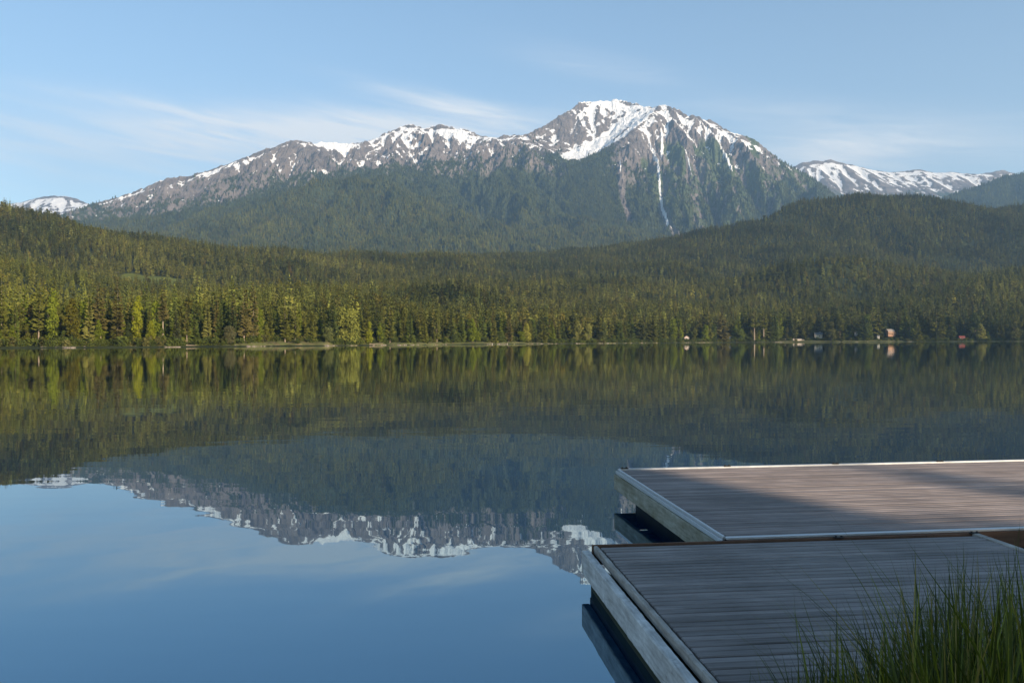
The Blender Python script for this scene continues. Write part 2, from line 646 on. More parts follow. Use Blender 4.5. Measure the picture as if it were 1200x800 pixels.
near = Terrain(-2750, 2850, 561, 130, 3730, 361)
left_ridge = lineP([(-420, 190, 1500), (-200, 218, 1540), (0, 248, 1600), (60, 252, 1640), (100, 261, 1680), (200, 275, 1760), (300, 293, 1860),
                    (400, 306, 1980), (470, 311, 2120), (540, 312, 2300)])
mid_ridge = lineP([(430, 309, 2800), (520, 306, 2700), (600, 298, 2650), (700, 290, 2650), (790, 286, 2660), (850, 281, 2700), (900, 262, 2760),
                   (940, 246, 2820), (985, 237, 2880), (1030, 236, 2900), (1080, 241, 2950), (1130, 243, 3000),
                   (1200, 242, 3060), (1300, 228, 3100), (1500, 200, 3150)])
right_front = lineP([(880, 330, 1650), (940, 316, 1680), (1020, 306, 1720), (1100, 312, 1740), (1200, 322, 1760), (1300, 316, 1760), (1450, 300, 1760)])
right_dip = lineP([(850, 344, 1950), (950, 342, 2030), (1060, 338, 2080), (1200, 340, 2120), (1350, 330, 2150)])
left_dip = lineP([(-100, 334, 1080), (40, 338, 1080), (140, 345, 1100), (240, 354, 1200), (340, 361, 1320), (430, 364, 1480)])
mid_dip = lineP([(560, 356, 1720), (650, 350, 1780), (760, 346, 1850), (830, 346, 1840)])
knoll = lineP([(870, 300, 2330), (940, 284, 2380), (1000, 281, 2400), (1060, 290, 2400)])
mid_low = lineP([(560, 345, 1500), (650, 338, 1600), (760, 336, 1700), (830, 338, 1650)])
mid_low2 = lineP([(470, 345, 1250), (600, 326, 1950), (740, 316, 2100), (820, 314, 2150)])
bench = lineP([(-100, 318, 900), (40, 322, 900), (140, 333, 930), (240, 345, 1000), (340, 352, 1100), (430, 356, 1250)])
back = np.array([(-2750, 3730, 260), (0, 3730, 180), (1200, 3730, 260), (2850, 3730, 500)], float)


def fix_lake(gx, gy):
    px = pxof(gx, gy)
    sy = shoreY(px)
    d = gy - sy
    lake = d < -6
    plain = (d >= -6) & (d < 80)
    z = np.where(lake, np.maximum(-4.5, d * 0.12), 0.6 + np.clip(d, 0, 200) * 0.045)
    return lake | plain, z


near.solve([left_dip, mid_dip, left_ridge, mid_ridge, right_front, right_dip, knoll, mid_low, mid_low2, bench, back], fix_lake, 120)
near.blur(6)
dsh = near.Y - shoreY(pxof(near.X, near.Y))
land = smooth01(20, 260, dsh)
near.erode(620, 20, 3, 14, land)
near.Z += land * (fbm(near.X / 520, near.Y / 420, 3, 5) * 33 + fbm(near.X / 150, near.Y / 130, 3, 9) * 5)
near.Z = np.where(dsh > -6, np.maximum(near.Z, 0.5 + 0 * near.Z), near.Z)
clear_c = None


def locate(T, px, py, y0, y1):
    """the terrain point seen at px,py"""
    ys = np.linspace(y0, y1, 3000)
    xs = (px - 600) / 1000 * ys
    zs = CAMZ + (400 - (px - 600) * 0.0035 - py) / 1000 * ys
    h = T.z_at(xs, ys)
    k = np.argmax(h >= zs)
    return xs[k], ys[k], h[k]


clear_c = locate(near, 160, 328, 450, 1700)
clear_e = locate(near, 205, 333, 450, 1700)


def in_clearing(x, y):
    ax, ay = clear_c[0] - 22, clear_c[1] + 10
    bx, by = clear_e[0] + 6, clear_e[1] + 10
    ux, uy = bx - ax, by - ay
    ll = ux * ux + uy * uy
    t_ = np.clip(((x - ax) * ux + (y - ay) * uy) / ll, 0, 1)
    d = np.hypot((x - ax - t_ * ux) * 1.0, (y - ay - t_ * uy) * 0.35)
    return d < (17 - 8 * t_)


meadow = in_clearing(near.X, near.Y).astype(float)


def mat_hill():
    t = NT('hill_floor')
    p = t.pos()
    n1 = t.noise(p, 0.03, 5, 0.6)
    col = t.ramp(n1, [(0.3, (0.018, 0.024, 0.010)), (0.52, (0.033, 0.040, 0.015)), (0.72, (0.060, 0.066, 0.026))])
    me_ = t.ramp(t.noise(p, 0.1, 4, 0.6), [(0.3, (0.085, 0.10, 0.02)), (0.7, (0.13, 0.14, 0.03))])
    col = t.mix(t.mad(t.math('ADD', t.attr('meadow'), t.mad(n1, 0.6, -0.3)), 4.0, -1.5, True), col, me_)
    return t.set(Base_Color=col, Roughness=0.95, Specular_IOR_Level=0.1)


hill_o = link('hill', near.mesh('hill', mat_hill(), {'meadow': meadow}))
tag(hill_o, kind='structure')

# lake sheet: out to the haze of the far shore and behind the camera
wv = [(-6000, -700, 0), (6000, -700, 0), (6000, 3600, 0), (-6000, 3600, 0)]
lake = link('lake', np_mesh('lake', wv, [[0, 1, 2, 3]], mat_water()))
tag(lake, kind='structure')


# shore strip with a low bank, higher where the open grassy stretches are
def bank_k(px):
    k = 1.0 + 1.3 * smooth01(262, 285, px) * smooth01(402, 380, px) + 0.7 * smooth01(425, 450, px) * smooth01(640, 600, px)
    return k + 0.7 * smooth01(900, 930, px) * smooth01(1075, 1050, px)


def build_shore():
    px = np.arange(-330, 1500, 0.55)
    sy = shoreY(px)
    prof = [(-5, -0.5), (-0.6, -0.06), (0.4, 0.16), (1.6, 0.42), (3.5, 0.72), (7, 1.0), (13, 1.15), (26, 1.7), (34, 0.4)]
    V = []
    for d, z in prof:
        y = sy + d + 0.9 * fbm(px * 0.11, px * 0 + d * .3, 3, 21) * (1 if d < 6 else 0.3)
        x = (px - 600) / 1000 * y
        zz = z + (0.28 * fbm(px * 0.16, px * 0 + d, 3, 22) * min(1, max(0, z)) if z > 0 else 0)
        zz = zz * (bank_k(px) if z > 0.3 else 1.0)
        V.append(np.stack([x, y, np.full_like(x, 0) + zz], -1))
    V = np.array(V)
    k, n = V.shape[:2]
    i = np.arange(k * n).reshape(k, n)
    f = np.stack([i[:-1, :-1], i[:-1, 1:], i[1:, 1:], i[1:, :-1]], -1).reshape(-1, 4)
    o = link('shore', np_mesh('shore', V.reshape(-1, 3), f, M['shore'], True))
    tag(o, kind='structure')


build_shore()


# ------------------------------------------------------------------ the mountains
def km(pts):
    return lineP([(a, b, c * 1000) for a, b, c in pts])


mt = Terrain(-5000, 4400, 941, 3300, 9000, 381)
crest = km([(-120, 290, 6.6), (0, 275, 6.7), (60, 258, 6.8), (100, 243, 6.9), (130, 233, 7.0), (155, 225, 7.05), (180, 214, 7.1), (196, 208, 7.1), (215, 208, 7.1),
            (235, 201, 7.15), (262, 191, 7.2), (290, 182, 7.25), (315, 174, 7.3), (330, 166, 7.3), (342, 163, 7.3), (355, 165, 7.35),
            (366, 167, 7.5), (385, 167, 7.7), (400, 168, 7.75), (420, 169, 7.8), (432, 166, 7.85), (448, 158, 7.9), (462, 150, 7.95),
            (472, 146, 8.0), (482, 145, 8.0), (492, 147, 8.0), (500, 151, 8.0), (508, 148, 7.95), (515, 145, 7.9),
            (530, 148, 7.9), (548, 152, 7.85), (560, 157, 7.8), (570, 161, 7.7), (582, 162, 7.6), (592, 158, 7.5),
            (605, 158, 7.45), (618, 159, 7.45), (630, 153, 7.5), (645, 143, 7.6), (660, 132, 7.65), (672, 124, 7.7),
            (682, 117.5, 7.75), (692, 119, 7.8), (700, 119, 7.85), (712, 118, 7.9), (722, 115, 7.9), (732, 117, 7.85), (745, 120, 7.8),
            (758, 124, 7.7), (768, 126, 7.55), (774, 123, 7.45), (782, 122, 7.4), (792, 126, 7.35), (806, 133, 7.3), (820, 138, 7.3),
            (834, 139, 7.3), (846, 146, 7.25), (858, 153, 7.2), (872, 157, 7.15), (884, 162, 7.1), (898, 172, 7.05),
            (912, 183, 7.0), (930, 194, 6.95), (950, 207, 6.9), (968, 220, 6.8), (990, 238, 6.7), (1020, 262, 6.6), (1100, 300, 6.5), (1200, 330, 6.4)])
bowl_rim_r = km([(774, 124, 7.42), (766, 131, 7.3), (752, 142, 7.15), (738, 153, 7.0), (724, 166, 6.87), (712, 178, 6.75), (702, 187, 6.65), (694, 200, 6.5), (690, 215, 6.25), (700, 240, 5.9), (712, 268, 5.55)])
bowl_lip = km([(618, 160, 7.42), (632, 168, 7.25), (648, 176, 7.1), (662, 184, 6.95), (676, 189, 6.84), (690, 190, 6.75), (700, 188, 6.67)])
bowl_floor = km([(668, 183, 7.10), (682, 184, 7.02), (698, 180, 7.02), (712, 170, 7.12), (722, 160, 7.24), (734, 150, 7.38)])
bowl_floor2 = km([(672, 174, 7.28), (690, 170, 7.32), (706, 160, 7.42), (722, 148, 7.54)])
# spurs and gullies of the front face
spurs = [
    km([(782, 123, 7.4), (790, 150, 7.0), (794, 180, 6.7), (800, 215, 6.3), (806, 250, 5.9), (812, 285, 5.5)]),
    km([(820, 139, 7.3), (830, 165, 6.95), (836, 195, 6.6), (840, 225, 6.25), (842, 260, 5.85), (845, 290, 5.5)]),
    km([(858, 153, 7.2), (880, 185, 6.75), (886, 215, 6.4), (884, 250, 6.0), (876, 285, 5.6)]),
    km([(912, 184, 7.0), (925, 215, 6.5), (930, 245, 6.1), (935, 280, 5.7)]),
    km([(738, 154, 7.0), (748, 185, 6.6), (752, 215, 6.2), (762, 250, 5.8), (776, 285, 5.4)]),
]
gullies = [
    km([(758, 148, 7.05), (766, 165, 6.85), (772, 187, 6.58), (774, 208, 6.3), (777, 228, 6.05), (784, 250, 5.8), (797, 272, 5.55), (806, 290, 5.3)]),
    km([(776, 146, 7.1), (777, 165, 6.9), (774, 188, 6.56)]),
    km([(803, 177, 6.78), (812, 200, 6.5), (816, 215, 6.3), (818, 240, 6.0), (822, 265, 5.7), (825, 290, 5.35)]),
    km([(846, 166, 6.98), (856, 185, 6.75), (860, 200, 6.5), (858, 225, 6.2), (856, 255, 5.85), (860, 290, 5.4)]),
    km([(905, 200, 6.75), (908, 225, 6.35), (905, 250, 6.05), (905, 285, 5.6)]),
    km([(727, 190, 6.65), (728, 205, 6.4), (730, 225, 6.1), (740, 260, 5.7)]),
]
# forested shoulders
shoulder = km([(605, 160, 7.4), (600, 172, 7.0), (590, 188, 6.6), (585, 205, 6.2), (600, 225, 5.8), (640, 248, 5.4), (690, 266, 5.1), (740, 280, 4.8), (800, 292, 4.6)])
shoulder2 = km([(560, 160, 7.75), (545, 178, 7.1), (520, 190, 6.7), (490, 200, 6.35), (470, 205, 6.1)])
val1 = km([(572, 168, 7.3), (566, 195, 6.75), (560, 225, 6.2), (563, 250, 5.7), (575, 280, 5.1)])
val2 = km([(655, 205, 6.6), (648, 225, 6.2), (668, 250, 5.75), (705, 272, 5.35)])
front_hill = km([(150, 285, 4.9), (215, 275, 4.9), (255, 262, 4.95), (300, 244, 5.0), (345, 224, 5.1), (375, 213, 5.15), (400, 208, 5.2),
                 (425, 212, 5.15), (455, 220, 5.05), (490, 232, 4.95), (525, 246, 4.85), (560, 262, 4.7), (600, 282, 4.5)])
front_link = km([(400, 208, 5.2), (440, 210, 5.6), (470, 206, 6.05)])
vleft = km([(120, 262, 6.2), (200, 252, 6.1), (270, 240, 6.0), (330, 226, 5.95), (370, 216, 6.0), (410, 212, 6.1)])
snow_shelf = km([(345, 200, 6.75), (380, 200, 6.8), (420, 199, 6.85), (450, 198, 6.8)])
peak_l_spur = km([(342, 164, 7.3), (332, 185, 6.95), (318, 205, 6.6), (300, 225, 6.3)])
peak_l_spur2 = km([(342, 164, 7.3), (372, 182, 7.0), (392, 194, 6.85)])
bas1 = km([(372, 178, 7.35), (395, 186, 7.2), (418, 192, 7.05), (440, 195, 6.95)])
ridge_b = km([(472, 147, 8.0), (468, 160, 7.7), (458, 172, 7.4), (450, 184, 7.15)])
ridge_c = km([(510, 148, 7.95), (505, 165, 7.6), (498, 180, 7.25), (492, 195, 6.8)])
bas2 = km([(500, 156, 7.75), (488, 170, 7.45), (475, 186, 7.1), (468, 196, 6.85)])
bas3 = km([(540, 160, 7.6), (530, 170, 7.35), (518, 182, 7.05)])
lspurs = [km([(262, 192, 7.2), (255, 210, 6.8), (240, 232, 6.4)]), km([(215, 209, 7.1), (205, 225, 6.75), (190, 245, 6.4)]),
          km([(155, 226, 7.05), (145, 240, 6.7), (130, 255, 6.4)])]
lvals = [km([(300, 190, 7.0), (285, 215, 6.55), (268, 238, 6.15)]), km([(238, 208, 6.95), (225, 228, 6.55), (215, 248, 6.2)])]
base_near = np.array([(-5000, 3300, 200), (-1500, 3300, 240), (0, 3300, 230), (1000, 3300, 260), (4400, 3300, 300)], float)
base_mid = km([(620, 300, 4.1), (700, 300, 4.3), (800, 305, 4.6), (900, 305, 4.9), (1000, 300, 5.2), (1150, 300, 5.4)])
base_back = np.array([(-5000, 9000, 500), (-1000, 9000, 1100), (1200, 9000, 1150), (2600, 9000, 800), (4400, 9000, 500)], float)
mt.solve([crest, bowl_rim_r, bowl_lip, bowl_floor, bowl_floor2, shoulder, shoulder2, val1, val2, front_hill, front_link, vleft, snow_shelf, peak_l_spur,
          peak_l_spur2, bas1, ridge_b, ridge_c, bas2, bas3, base_near, base_mid, base_back] + spurs + gullies + lspurs + lvals, None, 110)
mt.blur(2)


def dist_lines(T, lines, step=25, cap=900.0):
    """distance of every grid point to a set of lines (chamfer, in metres)"""
    D = np.full(T.Z.shape, float(cap))
    for pl in lines:
        d = densify(np.asarray(pl, float), step)
        for x, y, _ in d:
            i0, i1 = int((x - cap * .5 - T.x0) / T.dx), int((x + cap * .5 - T.x0) / T.dx) + 1
            j0, j1 = int((y - cap * .5 - T.y0) / T.dy), int((y + cap * .5 - T.y0) / T.dy) + 1
            i0, j0 = max(0, i0), max(0, j0)
            if i1 <= i0 or j1 <= j0:
                continue
            sub = D[j0:j1, i0:i1]
            np.minimum(sub, np.hypot(T.X[j0:j1, i0:i1] - x, T.Y[j0:j1, i0:i1] - y), out=sub)
    return D


dcrest = dist_lines(mt, [crest, bowl_rim_r, bowl_lip], 40, 600)
keepm = 0.22 + 0.78 * smooth01(20, 330, dcrest)
dfront = dist_lines(mt, [bowl_floor, bowl_floor2], 50, 700)
keepm *= 0.25 + 0.75 * smooth01(60, 300, dfront)
mt.erode(360, 86, 5, 4, keepm)
mt.Z += (fbm(mt.X / 90, mt.Y / 90, 3, 31) * 9 + fbm(mt.X / 30, mt.Y / 34, 2, 35) * 7) * smooth01(500, 1100, mt.Z)
mt.Z += fbm(mt.X / 260, mt.Y / 260, 3, 41) * 14 * (1 - smooth01(900, 1300, mt.Z))


def masks(T, treeline, snowline, patches, glines, seed=50, sn_bias=0.0):
    gx, gy = T.grad()
    sl_ = np.hypot(gx, gy)
    p = np.pad(T.Z, 4, mode='edge')
    lap = (p[8:, 4:-4] + p[:-8, 4:-4] + p[4:-4, 8:] + p[4:-4, :-8]) / 4 - T.Z       # concave > 0
    n = fbm(T.X / 300, T.Y / 300, 4, seed)
    nff = fbm(T.X / 26, T.Y / 40, 2, seed + 6)
    nf = fbm(T.X / 115, T.Y / 115, 3, seed + 5)
    forest = smooth01(-190, 190, treeline + n * 130 - T.Z) * (1 - 0.8 * smooth01(1.0, 1.4, sl_) * smooth01(treeline - 420, treeline - 120, T.Z))
    snow = -0.15 + (T.Z - snowline - n * 120) / 800 + np.clip(lap, -14, 14) * 0.034 - (sl_ - 0.8) * 0.55 + nf * 0.27 + nff * 0.06 + sn_bias
    snow = np.clip(snow, -0.6, 0.85)
    for (cx, cz, hw, hh, tilt, st) in patches:
        u = (T.X - cx)
        w = (T.Z - cz) - u * tilt
        e = 1 - (u / hw) ** 2 - (w / hh) ** 2
        snow = snow + st * smooth01(-0.5, 0.7, e)
    if glines is not None:
        for dl, wd, st, zlo in glines:
            snow = np.maximum(snow, st * smooth01(wd, wd * 0.35, dl) * smooth01(zlo - 60, zlo + 60, T.Z) + nf * 0.1)
    snow *= smooth01(-0.1, 0.1, snow)
    brush = smooth01(0.1, 0.5, fbm(T.X / 190, T.Z / 420, 3, seed + 9)) * smooth01(treeline + 420, treeline + 120, T.Z) * smooth01(treeline - 520, treeline - 250, T.Z) * 0.9
    return forest, snow, brush, sl_


def patch(px, py, Y, hwpx, hhpx, tiltpx, st):
    x, y, z = P(px, py, Y * 1000)
    return (x, z, hwpx * Y, hhpx * Y, -tiltpx, st)


patches = [patch(688, 177, 7.1, 30, 12, -0.35, 1.0), patch(712, 162, 7.3, 24, 9, -0.75, 0.9), patch(735, 143, 7.5, 20, 9, -0.6, 0.8),
           patch(742, 150, 7.15, 26, 4, -0.85, 0.7), patch(705, 122, 7.8, 26, 5, 0, 0.35),
           patch(400, 174, 7.7, 28, 7, 0.2, 0.75), patch(420, 188, 7.1, 32, 6, 0.1, 0.5), patch(535, 160, 7.75, 24, 9, 0.4, 0.75),
           patch(482, 164, 7.6, 16, 11, 0.5, 0.5), patch(385, 200, 6.8, 40, 3.5, 0.02, 0.55), patch(190, 212, 7.1, 12, 3.0, -0.15, 0.5),
           patch(470, 178, 7.2, 26, 6, -0.2, 0.3), patch(245, 203, 7.1, 26, 5, -0.4, 0.42), patch(290, 190, 7.1, 24, 6, -0.4, 0.42), patch(150, 229, 7.0, 18, 4, -0.45, 0.35),
           patch(820, 150, 7.1, 34, 11, 0.5, 0.30), patch(872, 166, 7.0, 26, 7, 0.7, 0.42), patch(925, 197, 6.9, 24, 5, 0.7, 0.35), patch(610, 170, 7.2, 28, 6, 0.1, 0.15),
           patch(700, 196, 6.7, 22, 3, 0.05, 0.25), patch(560, 176, 7.2, 30, 8, 0.0, 0.1)]
rockpatch = [patch(665, 150, 7.5, 14, 22, 0.2, -0.35), patch(372, 176, 7.2, 16, 9, 0.3, -0.3), patch(455, 170, 7.5, 10, 10, 0, -0.25),
             patch(345, 175, 7.1, 20, 10, 0, -0.15)]
PXm = pxof(mt.X, mt.Y)
g1 = dist_lines(mt, [gullies[0]], 12, 120)
g2 = dist_lines(mt, [gullies[1]], 12, 120)
g3 = dist_lines(mt, [gullies[3]], 12, 120)
g4 = dist_lines(mt, [gullies[2], gullies[5]], 12, 120)
TREE = np.interp(PXm, [0, 120, 250, 342, 430, 520, 600, 690, 760, 800, 880, 960], [1000, 1060, 1180, 1330, 1400, 1430, 1540, 1470, 1330, 1400, 1480, 1450])
SNOWL = np.interp(PXm, [0, 150, 250, 342, 400, 480, 560, 620, 690, 800, 900, 960], [960, 980, 1110, 1360, 1320, 1360, 1390, 1470, 1430, 1380, 1300, 1220])
forest_m, snow_m, brush_m, slope_m = masks(mt, TREE, SNOWL, patches + rockpatch,
                                           [(g1, 14, 0.86, 740), (g2, 16, 0.85, 1450), (g3, 20, 0.8, 1300), (g4, 12, 0.70, 1250)], sn_bias=0.20)
# the right face has scree and brush high up, forest only low down; the left shoulders carry forest
rightface = smooth01(900, 1150, mt.X) * smooth01(5400, 5800, mt.Y)
p_ = np.pad(mt.Z, 3, mode='edge')
con = (p_[6:, 3:-3] + p_[:-6, 3:-3] + p_[3:-3, 6:] + p_[3:-3, :-6]) / 4 - mt.Z
scar = smooth01(2.0, 9.0, con + 2.5 * fbm(mt.X / 120, mt.Z / 300, 3, 301))
forest_m = forest_m * (1 - rightface * (0.75 * scar * smooth01(620, 900, mt.Z) + 0.35 * smooth01(900, 1400, mt.Z)))
brush_m = np.clip(brush_m * (0.30 + 0.6 * rightface) + 0.62 * rightface * smooth01(1620, 1250, mt.Z) * (1 - scar), 0, 1)
forest_m *= smooth01(34, 16, np.minimum(g1, g4)) * 0 + smooth01(12, 40, np.minimum(g1, g4))
PXm = pxof(mt.X, mt.Y)
keep = (PXm > -330) & (PXm < 1560)
mount = link('mountain', mt.mesh('mountain', M['mountain'], {'forest': forest_m, 'snow': snow_m, 'brush': brush_m}, keep, False))
tag(mount, kind='structure')


def far_range(name, pts, Y0, Y1, back_drop, base_py, treeline, snowline, seed, patches=(), bias=0.0, nx=361, ny=141, er=28):
    ptsk = km(pts)
    x0, x1 = ptsk[:, 0].min() - 300, ptsk[:, 0].max() + 300
    T = Terrain(x0, x1, nx, Y0 * 1000, Y1 * 1000, ny)
    zb = CAMZ + (400 - base_py) / 1000 * Y0 * 1000
    front = np.array([(x0, Y0 * 1000, zb), (x1, Y0 * 1000, zb)])
    bk = np.array([(x0, Y1 * 1000, ptsk[:, 2].mean() - back_drop), (x1, Y1 * 1000, ptsk[:, 2].mean() - back_drop)])
    T.solve([ptsk, front, bk], None, 90, (8, 4, 2, 1))
    T.blur(2)
    dc = dist_lines(T, [ptsk], 60, 500)
    T.erode(420, er, 4, seed, 0.25 + 0.75 * smooth01(30, 300, dc))
    T.Z += fbm(T.X / 80, T.Y / 80, 3, seed) * 7
    f, s_, b, _ = masks(T, treeline, snowline, patches, None, seed, bias)
    o = link(name, T.mesh(name, M['mountain'], {'forest': f, 'snow': s_, 'brush': b * 0.4}))
    tag(o, kind='structure')
    return T, f


far_range('mountain', [(870, 215, 10.4), (905, 203, 10.4), (925, 198, 10.4), (940, 190, 10.4), (955, 187.5, 10.4), (966, 188, 10.4), (973, 185, 10.4), (982, 189, 10.4),
                       (1000, 193, 10.5), (1020, 198, 10.5), (1042, 202, 10.5), (1060, 200, 10.5), (1074, 198, 10.5), (1085, 199, 10.5),
                       (1098, 203, 10.5), (1112, 201, 10.5), (1130, 203, 10.4), (1145, 204, 10.3), (1160, 202, 10.3), (1176, 198, 10.3),
                       (1190, 203, 10.3), (1210, 210, 10.2), (1260, 215, 10.2), (1330, 205, 10.2)],
          8.9, 11.6, 500, 262, 1620, 1850, 71, [], 0.46)
far_range('mountain', [(-80, 246, 10.8), (-30, 243, 10.8), (20, 238, 10.8), (36, 234, 10.8), (50, 230, 10.8), (66, 229, 10.8), (78, 229, 10.8),
                       (90, 232, 10.8), (104, 238, 10.8), (130, 246, 10.8), (200, 260, 10.8)],
          9.4, 11.6, 400, 268, 1350, 1500, 77, [], 0.42, 241, 121, 30)
Tdark, fdark = far_range('hill', [(1010, 275, 6.6), (1060, 252, 6.7), (1100, 236, 6.8), (1130, 224, 6.9), (1160, 214, 6.9), (1185, 206, 7.0), (1220, 198, 7.0), (1300, 190, 7.0), (1450, 180, 7.0)],
                        5.2, 7.9, 300, 290, 2400, 3000, 83, [], -1.0, 241, 121, 40)


# ------------------------------------------------------------------ tree shapes
def conifer(seed, H, rad, clear, levels, per, detail, sparse=0.0, power=0.85):
    r = random.Random(seed)
    V, F = [], []

    def blade(o, d, up, ln, wd, droop):
        sx = d.cross(up).normalized()
        b = len(V)
        mid = o + d * ln * 0.52 + Vector((0, 0, -droop * ln * 0.30))
        tip = o + d * ln + Vector((0, 0, -droop * ln * 0.75))
        sag = Vector((0, 0, -wd * 1.15))
        V.extend([o, mid + sx * wd + sag, mid, mid - sx * wd + sag, tip])
        F.extend([(b, b + 1, b + 2), (b, b + 2, b + 3), (b + 2, b + 1, b + 4), (b + 2, b + 4, b + 3)])
    z0 = clear * H
    lean = (r.uniform(-.02, .02) * H, r.uniform(-.02, .02) * H)
    for i in range(levels):
        t = (i + r.uniform(-.3, .3)) / levels
        t = min(max(t, 0), 0.985)
        z = z0 + (H - z0) * t
        # crown profile: full in the lower half, pointed top, ragged
        prof = (1 - t) ** power * (0.55 + 0.45 * min(1, (t + 0.08) / 0.22)) + 0.035
        for k in range(per):
            if r.random() < sparse:
                continue
            a = r.uniform(0, 2 * math.pi)
            ln = rad * prof * r.uniform(0.60, 1.18)
            dr = r.uniform(0.15, 0.6) * (1.25 - t)
            d = Vector((math.cos(a), math.sin(a), r.uniform(-.05, .25) + 0.5 * t * t)).normalized()
            o = Vector((lean[0] * z / H, lean[1] * z / H, z))
            blade(o, d, Vector((0, 0, 1)), ln, ln * (0.34 if detail else 0.46), dr)
            if detail:
                for s_ in (-1, 1):
                    a2 = a + s_ * r.uniform(.35, .75)
                    d2 = Vector((math.cos(a2), math.sin(a2), d.z)).normalized()
                    blade(o + d * ln * r.uniform(.2, .4) + Vector((0, 0, -dr * ln * .12)), d2, Vector((0, 0, 1)), ln * r.uniform(.42, .62), ln * .17, dr)
    b = len(V)
    top = Vector((lean[0], lean[1], H * 1.01))
    V.extend([top, top + Vector((rad * .07, 0, -H * .05)), top + Vector((-rad * .05, rad * .06, -H * .05)), top + Vector((-rad * .05, -rad * .06, -H * .05))])
    F.extend([(b, b + 1, b + 2), (b, b + 2, b + 3), (b, b + 3, b + 1)])
    return V, F


def trunk_geo(H, r0, seed, bend=0.0, top=0.95, sides=6, clear=1.0):
    r = random.Random(seed)
    V, F = [], []
    n = 6
    for i in range(n + 1):
        t = i / n
        rr = r0 * (1 - t) ** 0.8 + 0.02
        if t > clear + 0.12:
            rr *= 0.4
        if i == 0:
            rr *= 1.35
        ox = bend * H * (t ** 1.4) + r.uniform(-.1, .1) * r0
        for k in range(sides):
            a = 2 * math.pi * k / sides
            V.append((ox + math.cos(a) * rr, math.sin(a) * rr, t * H * top))
    for i in range(n):
        for k in range(sides):
            a, b = i * sides + k, i * sides + (k + 1) % sides
            F.append((a, b, b + sides, a + sides))
    return V, F


def py_mesh(name, V, F, mat):
    me = bpy.data.meshes.new(name)
    me.from_pydata([tuple(v) for v in V], [], F)
    me.materials.append(mat)
    me.update()
    return me


def leafy(seed, H, rad, z0, lobes, leaves, leaf, cone=0.0):
    """broadleaf crown: leaf faces in uneven lobes; cone > 0 narrows it upward"""
    r = np.random.RandomState(seed)
    cs = []
    for i in range(lobes):
        t = r.uniform(0, 1)
        a = r.uniform(0, 2 * np.pi)
        w = (1 - cone * t) * math.sin(math.pi * min(0.95, 0.18 + 0.74 * t)) ** (0.6 if not cone else 0.35)
        q = rad * 0.62 * w * math.sqrt(r.uniform(0.1, 1))
        cs.append((q * math.cos(a), q * math.sin(a), z0 + (H - z0) * (0.08 + 0.86 * t), rad * r.uniform(.30, .48) * (1 - 0.55 * cone * t)))
    cs = np.array(cs)
    k = r.randint(0, lobes, leaves)
    d = r.normal(size=(leaves, 3))
    d /= np.linalg.norm(d, axis=1)[:, None]
    rr = cs[k, 3] * (0.55 + 0.5 * r.uniform(0, 1, leaves) ** 0.5)
    p = cs[k, :3] + d * rr[:, None]
    p[:, 2] = np.clip(p[:, 2], z0 * 0.85, H * 1.03)
    n = d + r.normal(size=(leaves, 3)) * 0.75
    n /= np.linalg.norm(n, axis=1)[:, None]
    u = np.cross(n, r.normal(size=(leaves, 3)))
    u /= np.linalg.norm(u, axis=1)[:, None]
    v = np.cross(n, u)
    s_ = leaf * r.uniform(.6, 1.35, leaves)[:, None]
    V = np.stack([p - u * s_, p - v * s_ * .6, p + u * s_, p + v * s_ * .6], 1).reshape(-1, 3)
    F = np.arange(leaves * 4).reshape(-1, 4)
    return V, F


# unit variants: crown (materials by object colour) and trunk meshes
VAR = {}


def variants(key, n, fn):
    VAR[key] = [fn(i) for i in range(n)]


def mk_conifer(key, i, H, rad, clear, levels, per, sparse, power, bark, bend=0.0, r0=0.30):
    V, F = conifer(hash_seed(key, i), H, rad, clear, levels, per, True, sparse, power)
    if bend:
        V = [Vector((v.x + bend * H * (max(0, v.z) / H) ** 1.4, v.y, v.z)) for v in V]
    c = py_mesh('crown', V, F, M['leaf'])
    tv, tf = trunk_geo(H, r0, i, bend, 0.95, 6, clear)
    return c, py_mesh('trunk', tv, tf, M[bark]), H


def hash_seed(key, i):
    return sum(ord(ch) * (k + 1) for k, ch in enumerate(key)) * 7 + i * 101


variants('spruce', 6, lambda i: mk_conifer('spruce', i, 30, 4.6 + 0.35 * (i % 3), 0.05, 26, 8, 0.06, 0.85, 'bark'))
variants('fir', 4, lambda i: mk_conifer('fir', i, 30, 4.0, 0.10, 30, 7, 0.12, 0.7, 'bark'))
variants('ragged', 5, lambda i: mk_conifer('ragged', i, 32, 4.3, 0.15, 24, 7, 0.16, 0.65, 'bark_pale', 0.0, 0.34))
variants('bare', 3, lambda i: mk_conifer('bare', i, 32, 4.0, 0.46, 15, 7, 0.14, 0.55, 'bark_pale', 0.0, 0.40))
variants('lean', 2, lambda i: mk_conifer('lean', i, 30, 4.4, 0.30, 19, 7, 0.14, 0.6, 'bark_pale', 0.045, 0.36))


